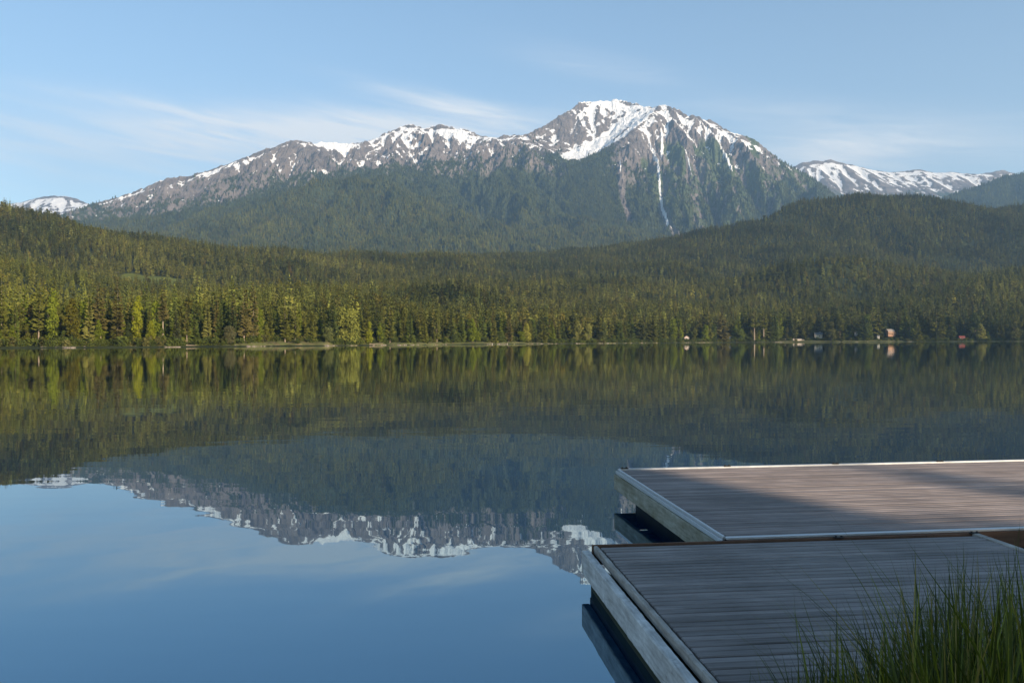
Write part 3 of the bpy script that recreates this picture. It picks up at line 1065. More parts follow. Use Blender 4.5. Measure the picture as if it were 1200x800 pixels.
def mk_leafy(i, H, rad, z0, lobes, leaves, leaf, cone, bark='bark', r0=.3):
    V, F = leafy(900 + i, H, rad, z0, lobes, leaves, leaf, cone)
    me = np_mesh('crown', V, F, M['leaf'])
    tv, tf = trunk_geo(H * .8, r0, i)
    # a few limbs
    rr = random.Random(i)
    for k in range(6):
        a = rr.uniform(0, 6.28)
        zb = H * rr.uniform(.2, .5)
        e = Vector((math.cos(a) * rad * .6, math.sin(a) * rad * .6, zb + H * rr.uniform(.12, .25)))
        b = len(tv)
        for q in range(3):
            an = q * 2.094
            tv.append((math.cos(an) * .12, math.sin(an) * .12, zb))
        for q in range(3):
            an = q * 2.094
            tv.append((e.x + math.cos(an) * .03, e.y + math.sin(an) * .03, e.z))
        tf += [(b, b + 1, b + 4, b + 3), (b + 1, b + 2, b + 5, b + 4), (b + 2, b, b + 3, b + 5)]
    return me, py_mesh('trunk', tv, tf, M[bark]), H


variants('broad', 3, lambda i: mk_leafy(i, 18, 6.6, 1.0, 26, 3800, 0.48, 0.15))
variants('cone_leaf', 4, lambda i: mk_leafy(20 + i, 20, 4.4, 1.2, 30, 2600, 0.46, 0.75))
variants('poplar', 3, lambda i: mk_leafy(40 + i, 26, 4.2, 2.0, 34, 3000, 0.46, 0.55, 'bark_pale', .26))

DARK, OLIVE, BROWN = (0.056, 0.070, 0.022), (0.105, 0.108, 0.022), (0.105, 0.090, 0.030)
BRIGHT, LIME, PALE, MID = (0.135, 0.160, 0.018), (0.205, 0.215, 0.018), (0.190, 0.185, 0.050), (0.082, 0.102, 0.022)
KINDN = {'spruce': 'spruce_tree', 'fir': 'fir_tree', 'ragged': 'pine_tree', 'bare': 'pine_tree', 'lean': 'pine_tree',
         'broad': 'broadleaf_tree', 'cone_leaf': 'broadleaf_tree', 'poplar': 'poplar_tree'}
taken = []          # px, halfwidth of placed front trees


def ground_z(x, y):
    d = y - shoreY(pxof(x, y))
    zs = np.interp(d, [-5, 0.4, 3.5, 7, 13, 26], [-0.4, .12, .6, 0.9, 1.05, 1.6])
    zs = np.where(zs > .3, zs * bank_k(pxof(x, y)), zs)
    return np.where(d < 24, zs, near.z_at(x, y)) - 0.25


def tree(px, top_py, kind, col, label, inset=6.0, wide=1.0, group=None, cat='tree', Y=None, var=None):
    Y = float(shoreY(px) + inset) if Y is None else Y
    x = (px - 600) / 1000 * Y
    z = float(ground_z(np.array([x]), np.array([Y]))[0])
    H = CAMZ + (400 - (px - 600) * .0035 - top_py) / 1000 * Y - z
    vs = VAR[kind]
    c, t_, h = vs[R.randint(len(vs)) if var is None else var]
    s_ = H / h
    wide = wide * float(np.interp(Y, [400, 1000], [1.0, 1.5]))
    root = empty(KINDN[kind], (x, Y, z), R.uniform(0, 6.28) if kind != 'lean' else (0.0 if (px // 1) % 2 else math.pi))
    w = max(s_, 0.62) * wide if s_ < 0.62 else s_ * wide
    root.scale = (w, w, s_)
    tag(root, label, cat, group)
    cr = link('crown', c, root)
    j = R.uniform(.82, 1.2)
    cr.color = (col[0] * j, col[1] * j, col[2] * j, 1)
    link('trunk', t_, root)
    taken.append((px, 2.0 * w / Y * 1000))
    return root


# ---- trees one can single out along the far shore (pixel column, pixel of the tip)
SP = [
    (2, 322, 'ragged', OLIVE, 'tall olive pine with pale foot of trunk, leftmost on the far shore'),
    (18, 354, 'ragged', MID, 'short pine with pale trunk foot, second from the left on the far shore'),
    (45, 331, 'lean', OLIVE, 'leaning pine with pale slanted trunk rising from the left shore rocks'),
    (62, 340, 'poplar', BRIGHT, 'bright green broad tree on the far shore right of the leaning pale-trunked pine'),
    (84, 348, 'cone_leaf', (0.11, 0.10, 0.015), 'yellowish green leafy tree low in the left shore wall of trees'),
    (104, 340, 'fir', PALE, 'slim pale yellow-green fir sticking out of the left shore trees'),
    (118, 330, 'lean', BROWN, 'brownish pine whose pale trunk leans right at the water on the left shore'),
    (138, 326, 'ragged', BROWN, 'tall brownish pine with pale trunk showing halfway up, left shore'),
    (161, 346, 'poplar', LIME, 'tall lime green tree left of the bare pale trunk on the left shore'),
    (177, 374, 'cone_leaf', LIME, 'small lime green bushy tree just left of the bare pale trunk'),
    (191, 337, 'bare', BROWN, 'tall pine with long bare pale trunk and brown crown on the left shore'),
    (207, 360, 'spruce', (0.055, 0.06, 0.028), 'greyish green spruce right of the pine with the long bare trunk'),
    (219, 374, 'bare', OLIVE, 'short pine with a stubby pale leaning trunk by the left shore bank'),
    (228, 353, 'spruce', MID, 'broad mid green spruce left of the pale feathery fir on the left shore'),
    (243, 350, 'fir', PALE, 'pale feathery green fir between two darker spruces on the left shore'),
    (258, 355, 'spruce', MID, 'mid green spruce right of the pale feathery fir on the left shore'),
    (269, 382, 'broad', (0.10, 0.095, 0.045), 'small greyish bush-like tree at the foot of the left shore spruces'),
    (273, 346, 'spruce', DARK, 'dark spruce left of the pair of tall drooping brown pines'),
    (286, 336, 'ragged', BROWN, 'left of the pair of tall drooping brown pines on the grassy shore'),
    (297, 331, 'ragged', BROWN, 'right and taller of the pair of drooping brown pines on the grassy shore'),
    (334, 346, 'ragged', OLIVE, 'tall olive pine with pale trunk on the tan grassy bank'),
    (346, 352, 'ragged', OLIVE, 'slimmer pine right of the pale-trunked one on the tan grassy bank'),
    (364, 356, 'spruce', OLIVE, 'olive spruce near the right end of the tan grassy bank'),
    (389, 341, 'spruce', DARK, 'tall dark spruce just left of the big round pale green tree'),
    (384, 383, 'broad', (0.11, 0.12, 0.04), 'small pale shrub-like tree left of the big round pale green tree'),
    (406, 361, 'broad', (0.20, 0.205, 0.045), 'big round pale green broadleaf tree on the far shore'),
    (433, 376, 'cone_leaf', LIME, 'left of two small lime green trees right of the round pale tree'),
    (445, 378, 'cone_leaf', BRIGHT, 'right of two small lime green trees right of the round pale tree'),
    (457, 349, 'ragged', OLIVE, 'tall pine with pale trunk foot right of the two small lime trees'),
    (480, 360, 'spruce', MID, 'mid green spruce on the shore right of the tall pale-footed pine'),
    (497, 364, 'spruce', OLIVE, 'olive spruce left of the yellowish tree near the middle of the shore'),
    (512, 362, 'poplar', (0.095, 0.10, 0.025), 'yellowish green tree left of the three dark spruces mid shore'),
    (529, 362, 'spruce', DARK, 'left of three dark pointed spruces mid shore'),
    (541, 364, 'spruce', MID, 'middle of three dark pointed spruces mid shore'),
    (554, 372, 'cone_leaf', BRIGHT, 'bright green pointed tree right of the three dark spruces mid shore'),
    (579, 372, 'spruce', OLIVE, 'olive spruce above the pale jetty on the middle shore'),
    (596, 360, 'fir', BROWN, 'tall brownish fir left of the pale yellow cone-shaped tree'),
    (617, 377, 'cone_leaf', (0.22, 0.21, 0.04), 'pale yellow-green cone-shaped tree standing at the middle of the shore'),
    (637, 367, 'spruce', OLIVE, 'olive spruce just right of the pale yellow cone-shaped tree'),
    (647, 371, 'fir', BRIGHT, 'slender bright green fir right of the pale yellow cone-shaped tree'),
    (677, 375, 'cone_leaf', PALE, 'left of two pale round-topped trees right of mid shore'),
    (690, 378, 'cone_leaf', PALE, 'right of two pale round-topped trees right of mid shore'),
    (708, 377, 'cone_leaf', (0.09, 0.10, 0.03), 'rounded green tree right of the two pale round-topped trees'),
    (727, 375, 'spruce', MID, 'mid green spruce between the rounded green tree and the tall olive spruces'),
    (752, 373, 'cone_leaf', (0.08, 0.085, 0.025), 'broad olive tree left of the tall spruce near the pink cabin'),
    (764, 360, 'spruce', OLIVE, 'tall olive spruce left of the pink cabin'),
    (784, 368, 'spruce', MID, 'spruce standing directly left of the pink cabin'),
    (827, 379, 'cone_leaf', BRIGHT, 'broad bright green tree between the pink cabin and the white boathouse'),
    (847, 357, 'spruce', BROWN, 'tall brownish spruce above the white boathouse'),
    (866, 385, 'broad', MID, 'low round green tree right of the white boathouse'),
    (884, 362, 'bare', OLIVE, 'left of two pines with bare pale trunks left of the grey-roofed house'),
    (895, 363, 'bare', OLIVE, 'right of two pines with bare pale trunks left of the grey-roofed house'),
    (908, 366, 'spruce', MID, 'spruce left of the grey-roofed house, behind the long pale wall'),
    (974, 375, 'cone_leaf', (0.10, 0.10, 0.035), 'pale leafy tree right of the grey-roofed white house'),
    (1012, 366, 'spruce', DARK, 'dark spruce between the grey-roofed house and the orange house'),
    (1076, 372, 'spruce', OLIVE, 'olive spruce right of the orange house'),
    (1150, 377, 'cone_leaf', PALE, 'pale pointed tree right of the red-roofed shed'),
    (1188, 372, 'cone_leaf', (0.10, 0.10, 0.03), 'pale pointed tree near the right edge of the far shore'),
]
for a in SP:
    tree(*a[:5], inset=9 + 3 * R.rand() if a[1] < 370 else 5 + 2 * R.rand(), wide=1.0 if a[2] not in ('broad',) else 1.0)

# ---- the rest of the shore wall of trees, told apart only by kind and stretch of shore
stretch = [(-40, 120, 'behind the leaning pale-trunked pines on the left shore', 332, 350),
           (120, 300, 'in the shore row between the leaning pines and the tan grassy bank', 338, 358),
           (300, 460, 'in the shore row around the big round pale green tree', 348, 364),
           (460, 620, 'in the shore row near the middle of the far shore', 356, 372),
           (620, 800, 'in the shore row between the pale yellow tree and the pink cabin', 358, 376),
           (800, 955, 'in the shore row between the pink cabin and the grey-roofed house', 356, 374),
           (955, 1100, 'in the shore row around the orange house', 352, 372),
           (1100, 1240, 'in the shore row right of the orange house', 352, 374)]
SX, SY = sunvec.x / math.hypot(sunvec.x, sunvec.y), sunvec.y / math.hypot(sunvec.x, sunvec.y)


def sun_corridor(x, y, half=3.2, length=28.0):
    hit = np.zeros(np.shape(x), bool)
    for h, ins in ((804, 14), (852, 24), (959, 30), (1043, 40), (1003, 34), (1029, 22), (1127, 14)):
        Yh = float(shoreY(h) + ins)
        ax_, ay_ = x - (h - 600) / 1000 * Yh, y - Yh
        al = ax_ * SX + ay_ * SY
        hit |= (al > -3) & (al < length) & (np.abs(ax_ * SY - ay_ * SX) < half)
    return hit


MARKS = [(2, 'the leftmost tall pine'), (45, 'the leaning pale-trunked pine'), (62, 'the bright green broad tree'), (84, 'the yellowish leafy tree'),
         (104, 'the slim pale yellow fir'), (118, 'the right-leaning brown pine'), (138, 'the tall brownish pine'), (161, 'the tall lime green tree'),
         (191, 'the pine with the long bare trunk'), (219, 'the stubby leaning trunk'), (243, 'the pale feathery fir'), (269, 'the small greyish bush'),
         (291, 'the paired drooping pines'), (334, 'the pale-trunked tan-bank pine'), (364, 'the olive spruce ending the tan bank'),
         (389, 'the tall dark spruce'), (406, 'the big round pale tree'), (439, 'the two small lime trees'), (457, 'the tall pale-footed pine'),
         (480, 'the mid-green spruce'), (512, 'the yellowish mid-shore tree'), (541, 'the three dark mid-shore spruces'), (574, 'the short pale jetty'),
         (596, 'the tall brownish fir'), (617, 'the pale yellow cone-shaped tree'), (647, 'the slender bright fir'), (683, 'the two pale round-topped trees'),
         (708, 'the rounded green tree'), (727, 'the lone mid-green spruce'), (752, 'the broad olive tree'), (764, 'the tall cabin spruce'),
         (804, 'the pink cabin'), (827, 'the broad bright green tree'), (852, 'the white boathouse'), (866, 'the low round green tree'), (890, 'the two bare-trunked pines'),
         (925, 'the long pale wall'), (959, 'the cream house'), (974, 'the pale leafy tree'), (1003, 'the tiny shed among trees'), (1043, 'the orange house'),
         (1076, 'the olive spruce by the orange house'), (1127, 'the red-roofed shed'), (1150, 'the pale pointed tree'), (1188, 'the pale tree near the right edge')]
HOUSES_PX = [(804, 10), (851, 12), (958, 17), (1003, 5), (1029, 6), (1043, 13), (1127, 12), (930, 8), (915, 8)]
KW = {'spruce': 'spruce', 'fir': 'slender fir', 'ragged': 'sparse-branched pine', 'cone_leaf': 'rounded leafy tree'}
used_labels = set()


def nwords(t_):
    return len(t_.replace('-', ' ').split())


def mark_label(px, tp, t0, t1, kind, col0, mk):
    dm = px - mk[0]
    rel = 'directly behind' if abs(dm) < 3.5 else ('behind and just ' if abs(dm) < 11 else 'some way ') + ('right of' if dm > 0 else 'left of')
    size = 'tall ' if tp < t0 + (t1 - t0) * .33 else 'low ' if tp > t0 + (t1 - t0) * .8 else ''
    tone = {MID: 'mid-green ', DARK: 'dark ', OLIVE: 'olive ', BROWN: 'brownish ', BRIGHT: 'bright green '}[col0]
    return f'{size}{tone}{KW[kind]} {rel} {mk[1]}'


for (a, b, wh, t0, t1) in stretch:
    px = a
    while px < b:
        px += R.uniform(4.4, 7.6) * (1.15 if px < 300 else 1.0)
        kind = R.choice(['spruce', 'spruce', 'fir', 'ragged', 'cone_leaf'], p=[.30, .16, .18, .10, .26])
        near_house = any(abs(px - h) < w for h, w in HOUSES_PX)
        inset = R.uniform(16, 34)
        if near_house:
            inset = R.uniform(42, 60)
        Yt = float(shoreY(px) + inset)
        if bool(sun_corridor(np.array([(px - 600) / 1000 * Yt]), np.array([Yt]))[0]):
            continue
        tp = R.uniform(t0, t1) + (R.uniform(8, 18) if kind == 'cone_leaf' else 0)
        col = [MID, DARK, OLIVE, OLIVE, BROWN, BRIGHT][R.choice(6, p=[.26, .16, .26, .1, .08, .14])]
        if px < 300 and R.rand() < .4:
            col = BRIGHT if R.rand() < .75 else BROWN
        col0 = col
        if px > 850:
            col = tuple(c * .9 for c in col)
        near_marks = sorted(MARKS, key=lambda q: abs(q[0] - px))
        for mk in near_marks[:3]:
            lab = mark_label(px, tp, t0, t1, kind, col0, mk)
            if lab not in used_labels and nwords(lab) <= 16:
                break
        used_labels.add(lab)
        tree(px, tp, kind, col, lab, inset=inset, group=f'{KW[kind]}s {wh}')


# ---- low young trees filling the foot of the shore wall
KW2 = {'cone_leaf': 'young leafy tree', 'spruce': 'young spruce', 'broad': 'round bushy tree'}
px = -20
while px < 1215:
    px += R.uniform(9, 20)
    if 300 < px < 395 and R.rand() < .55 or any(abs(px - h) < w * .7 for h, w in HOUSES_PX):
        continue
    kind = R.choice(['cone_leaf', 'spruce', 'broad'], p=[.45, .35, .2])
    inset = R.uniform(7, 15)
    Yt = float(shoreY(px) + inset)
    hm = R.uniform(6, 13) * (0.75 if kind == 'broad' else 1.0)
    tp = 400 - (px - 600) * .0035 + CAMZ / Yt * 1000 - (hm + 1) / Yt * 1000
    col0 = [BRIGHT, MID, OLIVE, DARK][R.choice(4, p=[.42, .26, .2, .12])] if px < 640 else [MID, OLIVE, DARK, BRIGHT][R.choice(4, p=[.38, .28, .22, .12])]
    KW.update(KW2)
    for mk in sorted(MARKS, key=lambda q: abs(q[0] - px))[:3]:
        dm = px - mk[0]
        rel = 'at the foot of' if abs(dm) < 3.5 else ('low down just ' if abs(dm) < 11 else 'low down some way ') + ('right of' if dm > 0 else 'left of')
        lab = f"{ {MID: 'mid-green', DARK: 'dark', OLIVE: 'olive', BRIGHT: 'bright green'}[col0]} {KW2[kind]} {rel} {mk[1]}"
        if lab not in used_labels and nwords(lab) <= 16:
            break
    used_labels.add(lab)
    tree(px, tp, kind, col0, lab, inset=inset, group='young trees at the foot of the shore wall')


# ------------------------------------------------------------------ forest: instanced conifers on the hills
def forest_variant(i, spec):
    V, F = conifer(5000 + i, *spec)
    bmv = py_mesh('forest_conifer', V, F, M['leaf_i'])
    return bpy.data.objects.new('forest_conifer', bmv)


srcs = [forest_variant(i, (32, 4.6 + .5 * (i % 3), 0.06, 16, 7, False, 0.05, 0.8)) for i in range(5)]
# two round-crowned ones for the mixed stands
for i in range(2):
    V, F = leafy(77 + i, 22, 5.6, 1.5, 16, 420, 1.0, 0.45)
    srcs.append(bpy.data.objects.new('forest_broadleaf', np_mesh('forest_broadleaf', V, F, M['leaf_i'])))


def instancer(name, P3, scale, rot, kind, tint, src):
    me = bpy.data.meshes.new(name)
    me.vertices.add(len(P3))
    me.vertices.foreach_set('co', np.asarray(P3, np.float32).ravel())
    set_attr(me, 'scl', scale, 'FLOAT_VECTOR')
    set_attr(me, 'rot', rot)
    set_attr(me, 'kindex', kind, 'INT')
    set_attr(me, 'tint', tint, 'FLOAT_COLOR')
    o = link(name, me)
    ng = bpy.data.node_groups.new(name + '_nodes', 'GeometryNodeTree')
    ng.interface.new_socket('Geometry', in_out='INPUT', socket_type='NodeSocketGeometry')
    ng.interface.new_socket('Geometry', in_out='OUTPUT', socket_type='NodeSocketGeometry')
    n, l = ng.nodes, ng.links
    gi, go = n.new('NodeGroupInput'), n.new('NodeGroupOutput')
    iop = n.new('GeometryNodeInstanceOnPoints')
    jn = n.new('GeometryNodeJoinGeometry')
    for s_ in src:
        oi = n.new('GeometryNodeObjectInfo')
        oi.inputs['Object'].default_value = s_
        oi.inputs['As Instance'].default_value = True
        l.new(oi.outputs['Geometry'], jn.inputs[0])

    def na(nm, typ):
        x = n.new('GeometryNodeInputNamedAttribute')
        x.data_type = typ
        x.inputs['Name'].default_value = nm
        return x.outputs[0]
    cx = n.new('ShaderNodeCombineXYZ')
    l.new(na('rot', 'FLOAT'), cx.inputs[2])
    l.new(gi.outputs[0], iop.inputs['Points'])
    l.new(jn.outputs[0], iop.inputs['Instance'])
    iop.inputs['Pick Instance'].default_value = True
    l.new(na('kindex', 'INT'), iop.inputs['Instance Index'])
    e2r = n.new('FunctionNodeEulerToRotation')
    l.new(cx.outputs[0], e2r.inputs[0])
    l.new(e2r.outputs[0], iop.inputs['Rotation'])
    l.new(na('scl', 'FLOAT_VECTOR'), iop.inputs['Scale'])
    l.new(iop.outputs[0], go.inputs[0])
    md = o.modifiers.new('instances', 'NODES')
    md.node_group = ng
    return o


def scatter(T, pxr, yr, cell, dens):
    """jittered grid of points inside the fan of view"""
    y = np.arange(yr[0], yr[1], cell)
    x = np.arange(T.x0, T.x1, cell)
    X, Y = np.meshgrid(x, y)
    X = X + R.uniform(-.5, .5, X.shape) * cell
    Y = Y + R.uniform(-.5, .5, X.shape) * cell
    X, Y = X.ravel(), Y.ravel()
    p = pxof(X, Y)
    k = (p > pxr[0]) & (p < pxr[1]) & (X > T.x0) & (X < T.x1) & (Y > T.y0) & (Y < T.y1)
    X, Y = X[k], Y[k]
    d = dens(X, Y)
    k = R.uniform(0, 1, len(X)) < d
    return X[k], Y[k]


def tints(x, y, n, warm_light, var=0.27):
    a = fbm(x / 230, y / 230, 3, 61)
    b = fbm(x / 60, y / 60, 2, 65)
    r = R.normal(size=n)
    base = np.stack([0.098 + 0.042 * a + 0.022 * b, 0.104 + 0.036 * a + 0.018 * b, 0.025 + 0.004 * a], 1)
    base[:, 0] += 0.012 * np.maximum(0, R.normal(size=n)) + warm_light * 0.018
    base[:, 1] += warm_light * 0.026
    base *= np.exp(var * r)[:, None]
    base = np.clip(base, 0.010, 0.2)
    return np.concatenate([base, np.ones((n, 1))], 1)


def near_dens(x, y):
    d = y - shoreY(pxof(x, y))
    g = np.where(d > 36, 0.93, 0.0)
    px = pxof(x, y)
    for h, w in HOUSES_PX:
        g = np.where((abs(px - h) < w * 0.8) & (d < 62), 0, g)
    g = np.where(in_clearing(x, y) | sun_corridor(x, y), 0.0, g)
    g = g * (0.80 + 0.2 * smooth01(-.5, .1, fbm(x / 90, y / 90, 2, 88)))
    return g


bands = [scatter(near, (-150, 1350), yr, c, near_dens) for yr, c in (((250, 700), 6.2), ((700, 1500), 6.9), ((1500, 3300), 8.4))]
fx, fy = np.concatenate([b_[0] for b_ in bands]), np.concatenate([b_[1] for b_ in bands])
fz = near.z_at(fx, fy) - 0.4
nF = len(fx)
hh = 0.86 + 0.26 * fbm(fx / 140, fy / 140, 2, 90) + 0.21 * R.normal(size=nF)
hh = np.clip(hh, 0.42, 1.6) * np.interp(fy - shoreY(pxof(fx, fy)), [40, 140, 400, 2000], [0.86, 0.78, 0.66, 0.66])
ww = hh * R.uniform(.82, 1.2, nF) * np.interp(fy, [400, 1000, 2000], [1.0, 1.1, 1.3])
kindex = R.randint(0, 5, nF)
mixed = (fbm(fx / 120, fy / 120, 2, 93) + 0.30 * R.normal(size=nF)) > 0.48
kindex = np.where(mixed, 5 + R.randint(0, 2, nF), kindex)
warm_light = smooth01(520, 60, pxof(fx, fy)) * smooth01(1500, 500, fy)  # warm sunlight painted into the tint of the near left forest
tn = tints(fx, fy, nF, warm_light)
tn[:, :3] *= np.where(mixed, 1.45, 1.0)[:, None]
fo = instancer('forest', np.stack([fx, fy, fz], 1), np.stack([ww, ww, hh], 1), R.uniform(0, 6.28, nF), kindex, tn, srcs)
tag(fo, 'dense conifer forest covering the hills behind the lake', 'forest', kind='stuff')


# ------------------------------------------------------------------ far forest on the mountain: one real mesh
def far_forest(name, T, F, yr, cell, label, pxr=(-60, 1260), gain=1.0):
    x, y = scatter(T, pxr, yr, cell, lambda a, b: T.sample(F, a, b) * 0.95)
    z = T.z_at(x, y) - 1.0
    n = len(x)
    h = np.clip(21 + 4.5 * R.normal(size=n), 9, 34) * gain
    r = h * R.uniform(.17, .25, n) * 1.15
    tilt = R.uniform(0, 6.28, n)
    rings = []
    k = 5
    for lvl, (zz, rr) in enumerate(((0.05, 1.0), (0.40, 0.42), (0.45, 0.78))):
        a = tilt[:, None] + np.arange(k)[None] * 2 * np.pi / k + lvl * .6
        q = rr * r[:, None] * R.uniform(.6, 1.25, (n, k))
        rings.append(np.stack([x[:, None] + np.cos(a) * q, y[:, None] + np.sin(a) * q, z[:, None] + h[:, None] * (zz + R.uniform(-.05, .05, (n, k)))], -1))
    tip = np.stack([x, y, z + h], -1)[:, None]
    V = np.concatenate(rings + [tip], 1)            # n, 16, 3
    tri = []
    for i in range(k):
        j = (i + 1) % k
        tri += [(i, j, k + i), (j, k + j, k + i), (2 * k + i, 2 * k + j, 3 * k)]
    tri = np.array(tri)
    Fc = (np.arange(n)[:, None, None] * 16 + tri[None]).reshape(-1, 3)
    me = np_mesh(name, V.reshape(-1, 3), Fc, M['leaf_g'])
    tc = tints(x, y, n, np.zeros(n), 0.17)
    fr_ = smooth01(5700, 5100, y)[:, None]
    tc[:, :3] *= np.array([[0.62, 0.72, 0.98]]) * (1 - fr_) + np.array([[0.82, 0.86, 0.95]]) * fr_  # haze blue painted into the farther trees; front hill trees stay greener
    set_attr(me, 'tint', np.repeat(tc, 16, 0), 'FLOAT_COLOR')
    o = link(name, me)
    tag(o, label, 'forest', kind='stuff')
    return n


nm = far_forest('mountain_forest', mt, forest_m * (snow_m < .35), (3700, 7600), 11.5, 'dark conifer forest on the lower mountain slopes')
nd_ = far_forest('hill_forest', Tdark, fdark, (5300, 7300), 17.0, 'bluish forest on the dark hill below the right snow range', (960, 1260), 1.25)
print('forest', nF, nm, nd_)


# ------------------------------------------------------------------ shrubs and rocks of the far shore
def shore_cover():
    n = 3400
    px = R.uniform(-60, 1290, n)
    d = R.uniform(1.8, 24, n)
    y = shoreY(px) + d
    x = (px - 600) / 1000 * y
    # open grassy stretches stay bare in front
    open_ = (((px > 275) & (px < 395)) | ((px > 425) & (px < 640)) | ((px > 905) & (px < 1060))) & (d < 13)
    k = ~open_ | (R.uniform(0, 1, n) < .12)
    x, y, px = x[k], y[k], px[k]
    z = ground_z(x, y) + .1
    n = len(x)
    V, F = leafy(321, 3.0, 1.9, .1, 10, 260, .34, .2)
    a = bpy.data.objects.new('shore_shrub', np_mesh('shore_shrub', V, F, M['leaf_i']))
    V, F = leafy(322, 2.4, 2.2, .1, 10, 260, .34, .1)
    b = bpy.data.objects.new('shore_shrub', np_mesh('shore_shrub', V, F, M['leaf_i']))
    s_ = R.uniform(.45, 1.5, n) * np.where(px > 860, .9, 1.0)
    t0 = np.array([[0.060, 0.075, 0.020, 1], [0.085, 0.10, 0.022, 1], [0.11, 0.105, 0.035, 1]])[R.choice(3, n, p=[.5, .35, .15])]
    t0[:, :3] *= np.exp(.2 * R.normal(size=n))[:, None]
    o = instancer('shore_undergrowth', np.stack([x, y, z], 1), np.stack([s_, s_, s_], 1), R.uniform(0, 6.28, n), R.randint(0, 2, n), t0, [a, b])
    tag(o, 'low green shrubs along the far shore', 'shrubs', kind='stuff')
    # rocks and driftwood at the waterline
    n = 1900
    px = np.concatenate([R.uniform(-40, 330, 900), R.uniform(330, 1240, 1000)])
    y = shoreY(px) + R.uniform(-.4, 2.2, n)
    x = (px - 600) / 1000 * y
    V, F = [], []
    bm = bmesh.new()
    bmesh.ops.create_icosphere(bm, subdivisions=1, radius=1)
    bv = np.array([v.co[:] for v in bm.verts])
    bf = np.array([[v.index for v in f.verts] for f in bm.faces])
    bm.free()
    s_ = R.uniform(.2, .75, n) * R.uniform(.6, 1.2, n)
    sc = np.stack([s_ * R.uniform(1, 1.9, n), s_ * R.uniform(.8, 1.5, n), s_ * R.uniform(.45, .8, n)], 1)
    jit = R.uniform(.75, 1.2, (n, len(bv), 1))
    VV = bv[None] * jit * sc[:, None] + np.stack([x, y, np.full(n, .08)], 1)[:, None]
    FF = (np.arange(n)[:, None, None] * len(bv) + bf[None]).reshape(-1, 3)
    o = link('shore_stones', np_mesh('shore_stones', VV.reshape(-1, 3), FF, M['rockm']))
    tag(o, 'pale stones along the far waterline', 'stones', kind='stuff')


shore_cover()


# ------------------------------------------------------------------ houses on the far shore
def pal(name, col, rough=.8, var=.12, sc=.8):
    if name not in M:
        M[name] = mat_plain(name, col, rough, 0, var, sc, .3)
    return M[name]


def glass_mat():
    if 'pane' not in M:
        t = NT('window_pane')
        M['pane'] = t.set(Base_Color=(0.03, 0.035, 0.04), Roughness=0.08, Specular_IOR_Level=0.6)
    return M['pane']


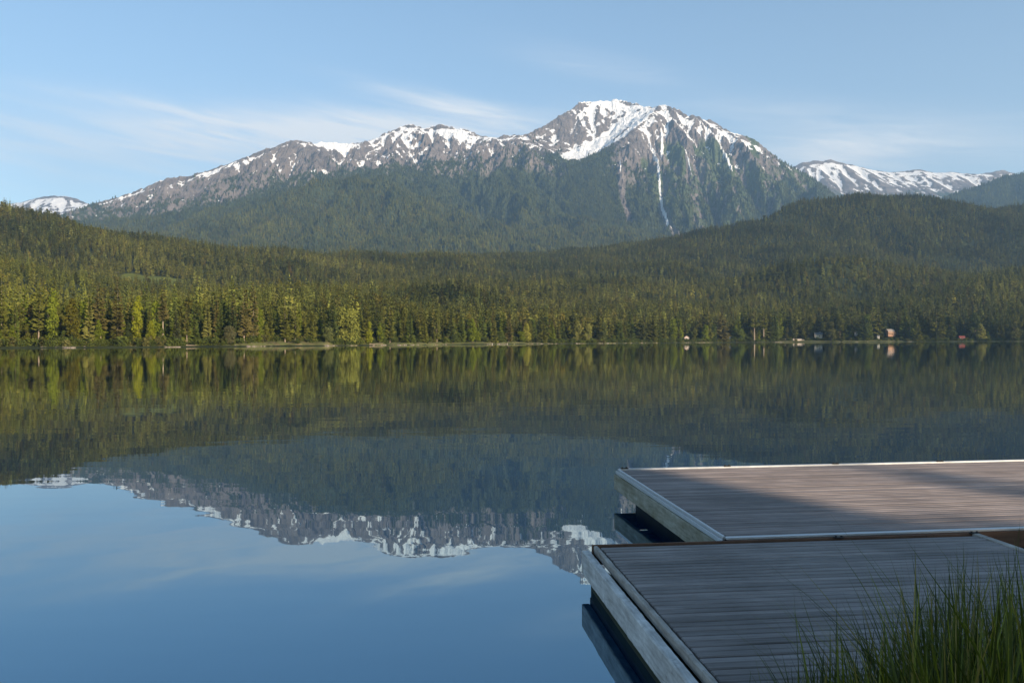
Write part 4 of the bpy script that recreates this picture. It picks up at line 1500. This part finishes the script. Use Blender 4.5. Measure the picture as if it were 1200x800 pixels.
def house(name, px, inset, up, w, d, h, rh, wallm, roofm, label, cat='house', windows=2, rot=0.0, storeys=1, porch=False, chimney=False, gable='x'):
    Y = float(shoreY(px) + inset)
    x = (px - 600) / 1000 * Y
    root = empty(name, (x, Y, up), rot)
    root.scale = (.86, .86, .86)
    tag(root, label, cat)
    # plinth down into the bank, body, gables
    bm = bmesh.new()
    add_box(bm, -w / 2, w / 2, -d / 2, d / 2, -2.5, h)
    if gable == 'x':      # ridge along x, gable ends left and right
        g = [(-w / 2, -d / 2, h), (-w / 2, d / 2, h), (-w / 2, 0, h + rh), (w / 2, -d / 2, h), (w / 2, d / 2, h), (w / 2, 0, h + rh)]
    else:
        g = [(-w / 2, d / 2, h), (w / 2, d / 2, h), (0, d / 2, h + rh), (-w / 2, -d / 2, h), (w / 2, -d / 2, h), (0, -d / 2, h + rh)]
    vs = [bm.verts.new((p[0] * .998, p[1] * .998, p[2])) for p in g]
    for f in ((0, 1, 2), (3, 5, 4), (0, 2, 5, 3), (1, 4, 5, 2)):
        bm.faces.new([vs[i] for i in f])
    link('wall', bm_mesh('wall', bm, wallm), root)
    # roof of two slabs with eaves
    bm = bmesh.new()
    o, th = .5, .22
    half = (d if gable == 'x' else w) / 2
    run = half + o
    drop = rh * run / half
    for s_ in (-1, 1):
        L_ = (w if gable == 'x' else d) / 2 + o
        pts = []
        for e in (-L_, L_):
            for (q, zz) in ((0.0, h + rh + .03), (s_ * run, h + rh - drop + .03)):
                for tz in (0, th):
                    pts.append((e, q, zz + tz) if gable == 'x' else (q, e, zz + tz))
        v = [bm.verts.new(p) for p in pts]
        for f in ((0, 1, 3, 2), (4, 6, 7, 5), (0, 4, 5, 1), (2, 3, 7, 6), (1, 5, 7, 3), (0, 2, 6, 4)):
            bm.faces.new([v[i] for i in f])
    rf = link('roof', bm_mesh('roof', bm, roofm), root)
    if chimney:
        link('chimney', box_mesh('chimney', (w * .18, w * .18 + .9, -.5, .4, h + rh * .4, h + rh + 1.3), pal('chimney_stone', (.3, .27, .25))), rf)
    fr, gl = pal('window_trim', (.75, .73, .70)), glass_mat()
    sh_ = h / storeys
    for st in range(storeys):
        for i in range(windows):
            cx = -w / 2 + w * (i + .5) / windows if st or windows != 2 else (-w * .28 + i * w * .56)
            zc = sh_ * st + sh_ * .55
            if st == 0 and i == windows // 2:
                dr = link('door', box_mesh('door', (cx - .5, cx + .5, -d / 2 - .06, -d / 2 + .02, .1, 2.15), pal('door_brown', (.12, .07, .05))), root)
                link('handle', box_mesh('handle', (cx + .3, cx + .38, -d / 2 - .12, -d / 2 - .06, 1.0, 1.1), M['iron']), dr)
                continue
            wn = link('window', box_mesh('window', (cx - .75, cx + .75, -d / 2 - .07, -d / 2 + .02, zc - .6, zc + .65), fr), root)
            link('pane', box_mesh('pane', (cx - .62, cx + .62, -d / 2 - .09, -d / 2 - .06, zc - .47, zc + .52), gl), wn)
    if porch:
        po = link('deck', box_mesh('deck', (-w / 2 - .5, w / 2 + .5, -d / 2 - 2.4, -d / 2 - .02, sh_ - .2, sh_), pal('deck_wood', (.45, .27, .16))), root)
        for i in range(4):
            xx = -w / 2 + w * i / 3
            link('post', box_mesh('post', (xx - .12, xx + .12, -d / 2 - 2.4, -d / 2 - 2.2, -1.5, sh_ + 1.0), pal('deck_wood', (.45, .27, .16))), po)
        link('railing', box_mesh('railing', (-w / 2 - .5, w / 2 + .5, -d / 2 - 2.4, -d / 2 - 2.33, sh_ + .85, sh_ + 1.0), pal('deck_wood', (.45, .27, .16))), po)
    return root


grey_roof, brown_roof, red_roof = pal('roof_grey', (.11, .115, .11)), pal('roof_brown', (.16, .10, .07)), pal('roof_red', (.16, .040, .032))
house('cabin', 804, 14, 2.2, 6.2, 5.5, 4.6, 2.0, pal('wall_pink', (.50, .36, .28)), brown_roof, 'small pink two-storey lake cabin on the shore left of the bright green tree', 'cabin', 3, 0.1, 2, gable='y')
house('boathouse', 852, 24, 4.2, 9.0, 5.0, 2.1, 1.2, pal('wall_white', (.40, .37, .33)), pal('roof_white', (.34, .33, .30)), 'long low white boathouse right of the bright green tree', 'boathouse', 3, -0.05)
house('house', 959, 30, 7.0, 11, 8, 3.4, 2.8, pal('wall_cream', (.44, .37, .26)), grey_roof, 'cream lake house with grey gabled roof above the grassy right shore', 'house', 4, -0.25, 1, chimney=True)
house('house', 1043, 40, 9.0, 11, 8, 6.2, 2.6, pal('wall_orange', (.40, .22, .13)), pal('roof_pale', (.30, .25, .21)), 'orange timber house with a deck, half hidden in the right shore trees', 'house', 4, 0.15, 2, porch=True)
house('shed', 1003, 34, 10.0, 3.6, 3.2, 2.4, 1.0, M['wall_white'], brown_roof, 'tiny white shed among trees between the cream and orange houses', 'shed', 1)
house('shed', 1029, 22, 6.0, 3.2, 3.0, 2.0, .9, M['wall_white'], grey_roof, 'tiny white shed at the left foot of the orange house', 'shed', 1)
house('shed', 1127, 18, 3.0, 7.5, 5, 2.4, 2.4, pal('wall_red', (.13, .035, .03)), red_roof, 'red-roofed low shed under the right shore trees', 'shed', 3, -.1)
hx, hy, hz = clear_c
xh, yh, zh = locate(near, 137, 321, 450, 1700)


def hill_hut():
    root = empty('hut', (xh, yh, zh - .3), .3)
    tag(root, 'tiny pale hut by the green clearing on the left hillside', 'hut')
    link('wall', box_mesh('wall', (-2.4, 2.4, -2, 2, -1, 2.4), M['wall_cream']), root)
    bm = bmesh.new()
    v = [bm.verts.new(p) for p in ((-2.8, -2.4, 2.42), (2.8, -2.4, 2.42), (2.8, 2.4, 2.42), (-2.8, 2.4, 2.42), (-2.8, 0, 3.8), (2.8, 0, 3.8))]
    for f in ((0, 1, 5, 4), (2, 3, 4, 5), (0, 4, 3), (1, 2, 5), (0, 3, 2, 1)):
        bm.faces.new([v[i] for i in f])
    link('roof', bm_mesh('roof', bm, M['roof_pale']), root)


hill_hut()


def small_shore_things():
    # pale retaining wall left of the cream house: blocks
    Y = float(shoreY(925) + 22)
    root = empty('retaining_wall', ((925 - 600) / 1000 * Y, Y, 3.4), 0.03)
    tag(root, 'long pale stone retaining wall left of the cream house', 'wall')
    bmat = pal('wall_block', (.40, .33, .27), .9, .25)
    for i in range(12):
        o = link('stone_block', box_mesh('stone_block', (-19 + i * 3.2, -19 + i * 3.2 + 3.1, -.5, .5, -2.2, .75 + .25 * R.rand()), bmat, .12), root)
    # jetty on the middle shore
    for px, w, lab in ((589, 9, 'pale low jetty on the middle of the far shore'), (574, 5, 'short pale jetty left of the longer one on the middle shore')):
        Y = float(shoreY(px) - 1.5)
        root = empty('jetty', ((px - 600) / 1000 * Y, Y, 0), .05)
        tag(root, lab, 'jetty')
        jm = pal('jetty_wood', (.46, .38, .32), .85, .2)
        for i in range(int(w * 2)):
            link('plank', box_mesh('plank', (-w / 2 + i * .5, -w / 2 + i * .5 + .46, -1.2, 1.2, .45, .55), jm), root)
        for sx in (-1, 1):
            for sy_ in (-1, 1):
                link('post', box_mesh('post', (sx * w * .42 - .12, sx * w * .42 + .12, sy_ - .12, sy_ + .12, -1, .9), jm), root)
    # fallen log by the left bank
    for px, ln, rot, lab in ((218, 6, .3, 'pale fallen log on the left shore bank'), (433, 8, .05, 'pale driftwood log below the two small lime trees')):
        Y = float(shoreY(px) + 2.0)
        tv, tf = trunk_geo(ln, .28, px)
        V = [(z, y_, x_ + .55) for x_, y_, z in tv]
        o = link('fallen_log', py_mesh('fallen_log', V, tf, M['bark_pale']))
        o.location = ((px - 600) / 1000 * Y, Y, .2)
        o.rotation_euler = (0, 0, rot)
        tag(o, lab, 'log')


small_shore_things()

# ------------------------------------------------------------------ the docks
PITCH = 0.088


def make_dock(root, u0, u1, v0, v1, plank_mat, zt, pitch=PITCH, gap=0.0135):
    """planks run along u; root at the deck level z = 0"""
    n = int((v1 - v0) / pitch)
    base = box_mesh('plank', (u0, u1, -(pitch - gap) / 2, (pitch - gap) / 2, -0.036, 0.0), plank_mat, 0.006, 1)
    for i in range(n):
        p = link('plank', base, root)
        p.location = (R.uniform(-.004, .004), v0 + (i + .5) * pitch, R.uniform(-.0025, .0025))
        p.rotation_euler = (R.uniform(-.012, .012), 0, R.uniform(-.0006, .0006))
    return n


# nearer dock: its far left corner
A = math.atan(0.112)
nd0 = empty('wooden_dock', (0.705, 7.62, 0.38), A)
tag(nd0, 'nearer grey plank dock with whitewashed side beam, behind the tall grass', 'dock')
WN, LN = 3.66, 3.35
make_dock(nd0, 0.062, WN - .05, -LN, -0.03, M['plank_near'], .38)
link('end_board', box_mesh('end_board', (0.0, WN, -0.026, 0.0, -0.17, 0.006), M['end_brown'], .004), nd0)


def along_v(name, mat, x0, x1, v0, v1, z0, z1, parent, bev=.006):
    """a timber along v: built along x for its grain, turned"""
    o = link(name, box_mesh(name, (0, v1 - v0, -(x1 - x0), 0, z0, z1), mat, bev, 2), parent)
    o.rotation_euler = (0, 0, math.pi / 2)
    o.location = (x0, v0, 0)
    return o


def along_v_sag(name, mat, x0, x1, v0, v1, z0, z1, parent, amp, seed, segs=60, bev=.008):
    """timber with worn, slightly wavy arrises"""
    bm = bmesh.new()
    rr = random.Random(seed)
    w, n = x1 - x0, segs
    prof = [(-w + bev, z0), (-bev, z0), (0, z0 + bev), (0, z1 - bev), (-bev, z1), (-w + bev, z1), (-w, z1 - bev), (-w, z0 + bev)]
    rings = []
    for i in range(n + 1):
        x = (v1 - v0) * i / n
        ch = rr.uniform(0, 1) ** 3 * amp
        ring = []
        for (y, z) in prof:
            yy, zz = y + rr.uniform(-1, 1) * amp * .3, z + rr.uniform(-1, 1) * amp * .3
            if z > z1 - bev * 1.5:
                zz -= ch
            ring.append(bm.verts.new((x, yy, zz)))
        rings.append(ring)
    for a, b in zip(rings[:-1], rings[1:]):
        for k in range(8):
            bm.faces.new((a[k], a[(k + 1) % 8], b[(k + 1) % 8], b[k]))
    bm.faces.new(rings[0])
    bm.faces.new(rings[-1])
    o = link(name, bm_mesh(name, bm, mat), parent)
    o.rotation_euler = (0, 0, math.pi / 2)
    o.location = (x0, v0, 0)
    return o


along_v_sag('edge_rail', M['rail'], 0.014, .050, -LN, -.028, -.075, .003, nd0, .005, 1)
along_v_sag('side_beam', M['beam_white'], -.092, -.020, -LN, -.012, -.245, -.040, nd0, .006, 2)
along_v('side_beam', M['rail'], WN - .045, WN + .02, -LN, -.03, -.20, .012, nd0)
along_v('slot_filler', M['black'], -.021, .009, -LN, -.02, -.30, -.085, nd0, 0)
along_v('float', M['slime'], -.02, .30, -LN, -.05, -.62, -.246, nd0, .01)
along_v('float', M['black'], WN - .3, WN - .02, -LN, -.05, -.62, -.24, nd0, .01)
for i in range(6):
    link('joist', box_mesh('joist', (.31, WN - .31, -LN + .1 + i * .62, -LN + .18 + i * .62, -.2, -.04), M['black']), nd0)


def bracket(parent, x, y, z, rz=0.0, s_=1.0):
    bm = bmesh.new()
    add_box(bm, -.055 * s_, .055 * s_, -.03 * s_, .03 * s_, 0, .012 * s_, .003)
    for sx in (-1, 1):
        r = bmesh.ops.create_cone(bm, cap_ends=True, segments=6, radius1=.013 * s_, radius2=.012 * s_, depth=.014 * s_)
        for v in r['verts']:
            v.co += Vector((sx * .033 * s_, 0, .019 * s_))
    o = link('bracket', bm_mesh('bracket', bm, M['iron']), parent)
    o.location = (x, y, z)
    o.rotation_euler = (0, 0, rz)
    return o


bracket(nd0, 2.30, -.035, .006, 0, .8)
bracket(nd0, WN - .02, -.03, .008, 0, .8)

# farther dock, a little higher and slightly tilted on its floats
fd = empty('wooden_dock', (1.96, 7.815, 0.388), math.radians(7.2))
fd.rotation_euler = (math.radians(0.62), 0, math.radians(7.2))
tag(fd, 'farther brown plank dock with pale metal edge trim, reaching out of frame to the right', 'dock')
WF, LF = 8.2, 3.98
make_dock(fd, 0.03, WF, 0.055, LF - .04, M['plank_far'], .4)
# metal trim along the near edge and the left edge, thin pale strip at the back
link('edge_trim', box_mesh('edge_trim', (0.0, WF, -.004, .052, -.012, .010), M['zinc'], .003), fd)
link('end_board', box_mesh('end_board', (0.0, WF, -.032, -.006, -.17, -.010), M['end_brown'], .003), fd)
link('edge_trim', box_mesh('edge_trim', (0.0, WF, LF - .036, LF - .004, -.03, .016), M['zinc'], .003), fd)
along_v('edge_trim', M['zinc'], -.022, .004, 0.054, LF - .037, -.03, .014, fd, .003)
along_v('edge_trim', M['zinc'], -.045, -.026, 0.02, LF - .02, -.055, -.012, fd, .003)
along_v_sag('side_beam', M['beam_green'], -.065, -.004, -.004, LF - .01, -.265, -.058, fd, .004, 5)
link('back_beam', box_mesh('back_beam', (0.0, WF, LF - .06, LF - .01, -.26, -.05), M['beam_green'], .004), fd)
along_v('float', M['black'], .16, .62, .1, LF - .28, -.75, -.2, fd, .02)
along_v('float', M['black'], 3.0, 3.6, .1, LF - .28, -.75, -.2, fd, .02)
along_v('float', M['black'], 6.0, 6.6, .1, LF - .28, -.75, -.2, fd, .02)
link('joist', box_mesh('joist', (.02, WF - .1, .1, .2, -.24, -.06), M['black']), fd)
link('joist', box_mesh('joist', (.02, WF - .1, 1.9, 2.0, -.24, -.06), M['black']), fd)
for u in (.08, 1.55, 3.15, 4.75):
    bracket(fd, u, LF - .02, .014, 0, .9)

# ------------------------------------------------------------------ near bank, grass, and the trees that shade the dock
bx = np.concatenate([np.linspace(-90, -14, 20), np.linspace(-12, 14, 131), np.linspace(16, 110, 24)])
by = np.concatenate([np.linspace(-110, -8, 22), np.linspace(-6, 12, 91)])
BX, BY = np.meshgrid(bx, by)


def bank_z(x, y):
    edge = 4.15 + .12 * np.sin(x * 1.7) + .6 * smooth01(-1, -30, x) * 0
    # right of the nearer dock a shallow brown beach runs on towards the farther dock
    edge = edge + 4.0 * smooth01(4.15, 4.75, x - (-0.112) * (y - 7.6)) + 2.5 * smooth01(9, 30, x)
    d = edge - y
    z = np.where(d > 0, .10 * smooth01(0, .5, d) + .26 * smooth01(.3, 3.5, d) + .02 * np.clip(d - 3, 0, 100), .03 + .5 * np.maximum(d, -2.4))
    return z + .035 * fbm(x * .8, y * .8, 3, 200) * (d > 0)


BZ = bank_z(BX, BY)
vb = np.stack([BX, BY, BZ], -1).reshape(-1, 3)
ib = np.arange(vb.shape[0]).reshape(BX.shape)
fb = np.stack([ib[:-1, :-1], ib[:-1, 1:], ib[1:, 1:], ib[1:, :-1]], -1).reshape(-1, 4)
bank = link('ground', np_mesh('ground', vb, fb, M['bank'], True))
tag(bank, kind='structure')


def grass_mat():
    t = NT('grass_blade')
    tint = t.attr('tint', 'GEOMETRY', 0)
    n = t.noise(t.pos(), 8.0, 2)
    col = t.mix(t.mad(n, .8, .0, True), tint, t.mix(1.0, tint, (1.5, 1.35, 1.1), 'MULTIPLY'))
    d = t.n('ShaderNodeBsdfDiffuse', {'Color': col})
    tr = t.n('ShaderNodeBsdfTranslucent', {'Color': col})
    g = t.n('ShaderNodeBsdfGlossy', {'Color': (.5, .5, .5), 'Roughness': .45})
    m1 = t.n('ShaderNodeMixShader', {0: .35})
    t.L.new(d.outputs[0], m1.inputs[1])
    t.L.new(tr.outputs[0], m1.inputs[2])
    m2 = t.n('ShaderNodeMixShader', {0: .05})
    t.L.new(m1.outputs[0], m2.inputs[1])
    t.L.new(g.outputs[0], m2.inputs[2])
    t.L.new(m2.outputs[0], t.out.inputs[0])
    return t.m


def build_grass():
    bl = []
    # tussocks: px column, depth, number, mean height
    for _ in range(720):
        q = R.rand() ** 0.78
        px = 785 + q * 515 + R.normal() * 8
        Y = R.uniform(2.7, 3.95)
        n = R.randint(5, 13)
        hm = 0.30 + 0.72 * smooth01(800, 1160, px) + R.normal() * .08
        bl.append((px, Y, n, hm))
    V, F, T = [], [], []
    cols = np.array([[0.036, 0.052, 0.006], [0.055, 0.075, 0.007], [0.120, 0.145, 0.012], [0.20, 0.170, 0.040]])

    def blade(x, y, z, h, lean, az_, wd, c):
        b = len(V)
        seg = 6
        dx, dy = math.cos(az_), math.sin(az_)
        sx, sy_ = -dy, dx
        for i in range(seg + 1):
            t = i / seg
            ox = lean * h * t ** 1.9
            w = wd * (1 - t) ** .75 * (0.75 + .5 * min(1, t * 3))
            cx, cy, cz = x + dx * ox, y + dy * ox, z + h * t * (1 - .18 * lean * t)
            V.append((cx - sx * w, cy - sy_ * w, cz))
            V.append((cx + sx * w, cy + sy_ * w, cz + w * .4))
            T.append(c)
            T.append(c)
            if i < seg:
                F.append((b + 2 * i, b + 2 * i + 1, b + 2 * i + 3, b + 2 * i + 2))
    for px, Y, n, hm in bl:
        x0 = (px - 600) / 1000 * Y
        for _ in range(n):
            x, y = x0 + R.normal() * .035, Y + R.normal() * .035
            z = float(bank_z(np.array([x]), np.array([y]))[0]) - .02
            h = max(.15, hm * R.uniform(.55, 1.22))
            c = cols[R.choice(4, p=[.30, .34, .24, .12])] * R.uniform(.75, 1.25)
            blade(x, y, z, h, abs(R.normal()) * .32 + .03, R.uniform(0, 6.28), R.uniform(.0045, .0110), (*c, 1))
    # single tall blades that stand out
    for px, top, Y, lean, az_, c, wd in ((938, 690, 3.3, .55, math.pi, (.13, .15, .035, 1), .006), (1080, 640, 3.3, .10, 2.9, (.10, .12, .02, 1), .0055),
                                         (1092, 636, 3.2, .12, 3.0, (.06, .09, .02, 1), .005), (1186, 590, 3.3, .03, 0, (.03, .05, .012, 1), .0038),
                                         (1120, 642, 3.3, .06, .2, (.035, .055, .012, 1), .005), (1150, 640, 3.4, .08, 2.6, (.03, .05, .012, 1), .008),
                                         (982, 700, 3.4, .04, 1.0, (.03, .05, .015, 1), .005), (934, 688, 3.4, .05, 2.0, (.06, .08, .02, 1), .004),
                                         (1010, 680, 3.4, .42, 2.9, (.035, .055, .014, 1), .004), (1170, 650, 3.2, .30, 0.1, (.05, .07, .014, 1), .006)):
        x = (px - 600) / 1000 * Y + lean * .8 * (1 if math.cos(az_) < 0 else -1) * .55
        z = float(bank_z(np.array([x]), np.array([Y]))[0]) - .02
        blade(x, Y, z, (CAMZ - (top - 400) / 1000 * Y - z) * (1 + .18 * lean), lean, az_, wd, c)
    me = np_mesh('grass', V, F, grass_mat(), True)
    set_attr(me, 'tint', np.array(T), 'FLOAT_COLOR')
    o = link('grass', me)
    tag(o, 'tall dark green sedge grass in the lower right corner', 'grass', kind='stuff')


build_grass()

# conifers on the near bank, behind and to the right of the camera: they keep the docks in shade
dirx, diry = sunvec.x / math.hypot(sunvec.x, sunvec.y), sunvec.y / math.hypot(sunvec.x, sunvec.y)
SHADE = []          # s: place across the sunbeam, distance up-sun, height
for s_, dist, H in ((-3.5, 46, 30), (-0.5, 52, 33), (2.2, 47, 31), (4.6, 55, 34), (6.8, 49, 32), (8.0, 58, 30), (1.0, 66, 38), (5.6, 70, 40),
                    (11.2, 62, 25.5), (14.4, 70, 28.6), (17.6, 64, 26.4), (21.5, 68, 28)):
    SHADE.append((-diry * s_, dirx * s_, dist, H))
for i, (tx, ty, dist, H) in enumerate(SHADE):
    x, y = tx + dirx * dist, ty + diry * dist
    c, t_, h = VAR['spruce' if i % 2 else 'fir'][i % 4]
    z = float(bank_z(np.array([x]), np.array([y]))[0]) - .1
    root = empty('spruce_tree' if i % 2 else 'fir_tree', (x, y, z), R.uniform(0, 6))
    s_ = H / h
    root.scale = (s_ * 1.35, s_ * 1.35, s_)
    tag(root, 'conifer on the near bank behind the camera, shading the docks', 'tree', 'shade trees on the near bank')
    cr = link('crown', c, root)
    cr.color = (*MID, 1)
    link('trunk', t_, root)

# ------------------------------------------------------------------ air
hz = NT('haze_air')
hz.N.remove(hz.b)
pv = hz.n('ShaderNodeVolumePrincipled', {'Color': (0.42, 0.68, 1.0), 'Density': 6.4e-5, 'Anisotropy': 0.15})
hz.L.new(pv.outputs[0], hz.out.inputs['Volume'])
haze = link('haze', box_mesh('haze', (-6200, 6200, -900, 12000, -8, 2600), hz.m))
tag(haze, 'pale blue haze over the lake and mountains', 'haze', kind='stuff')
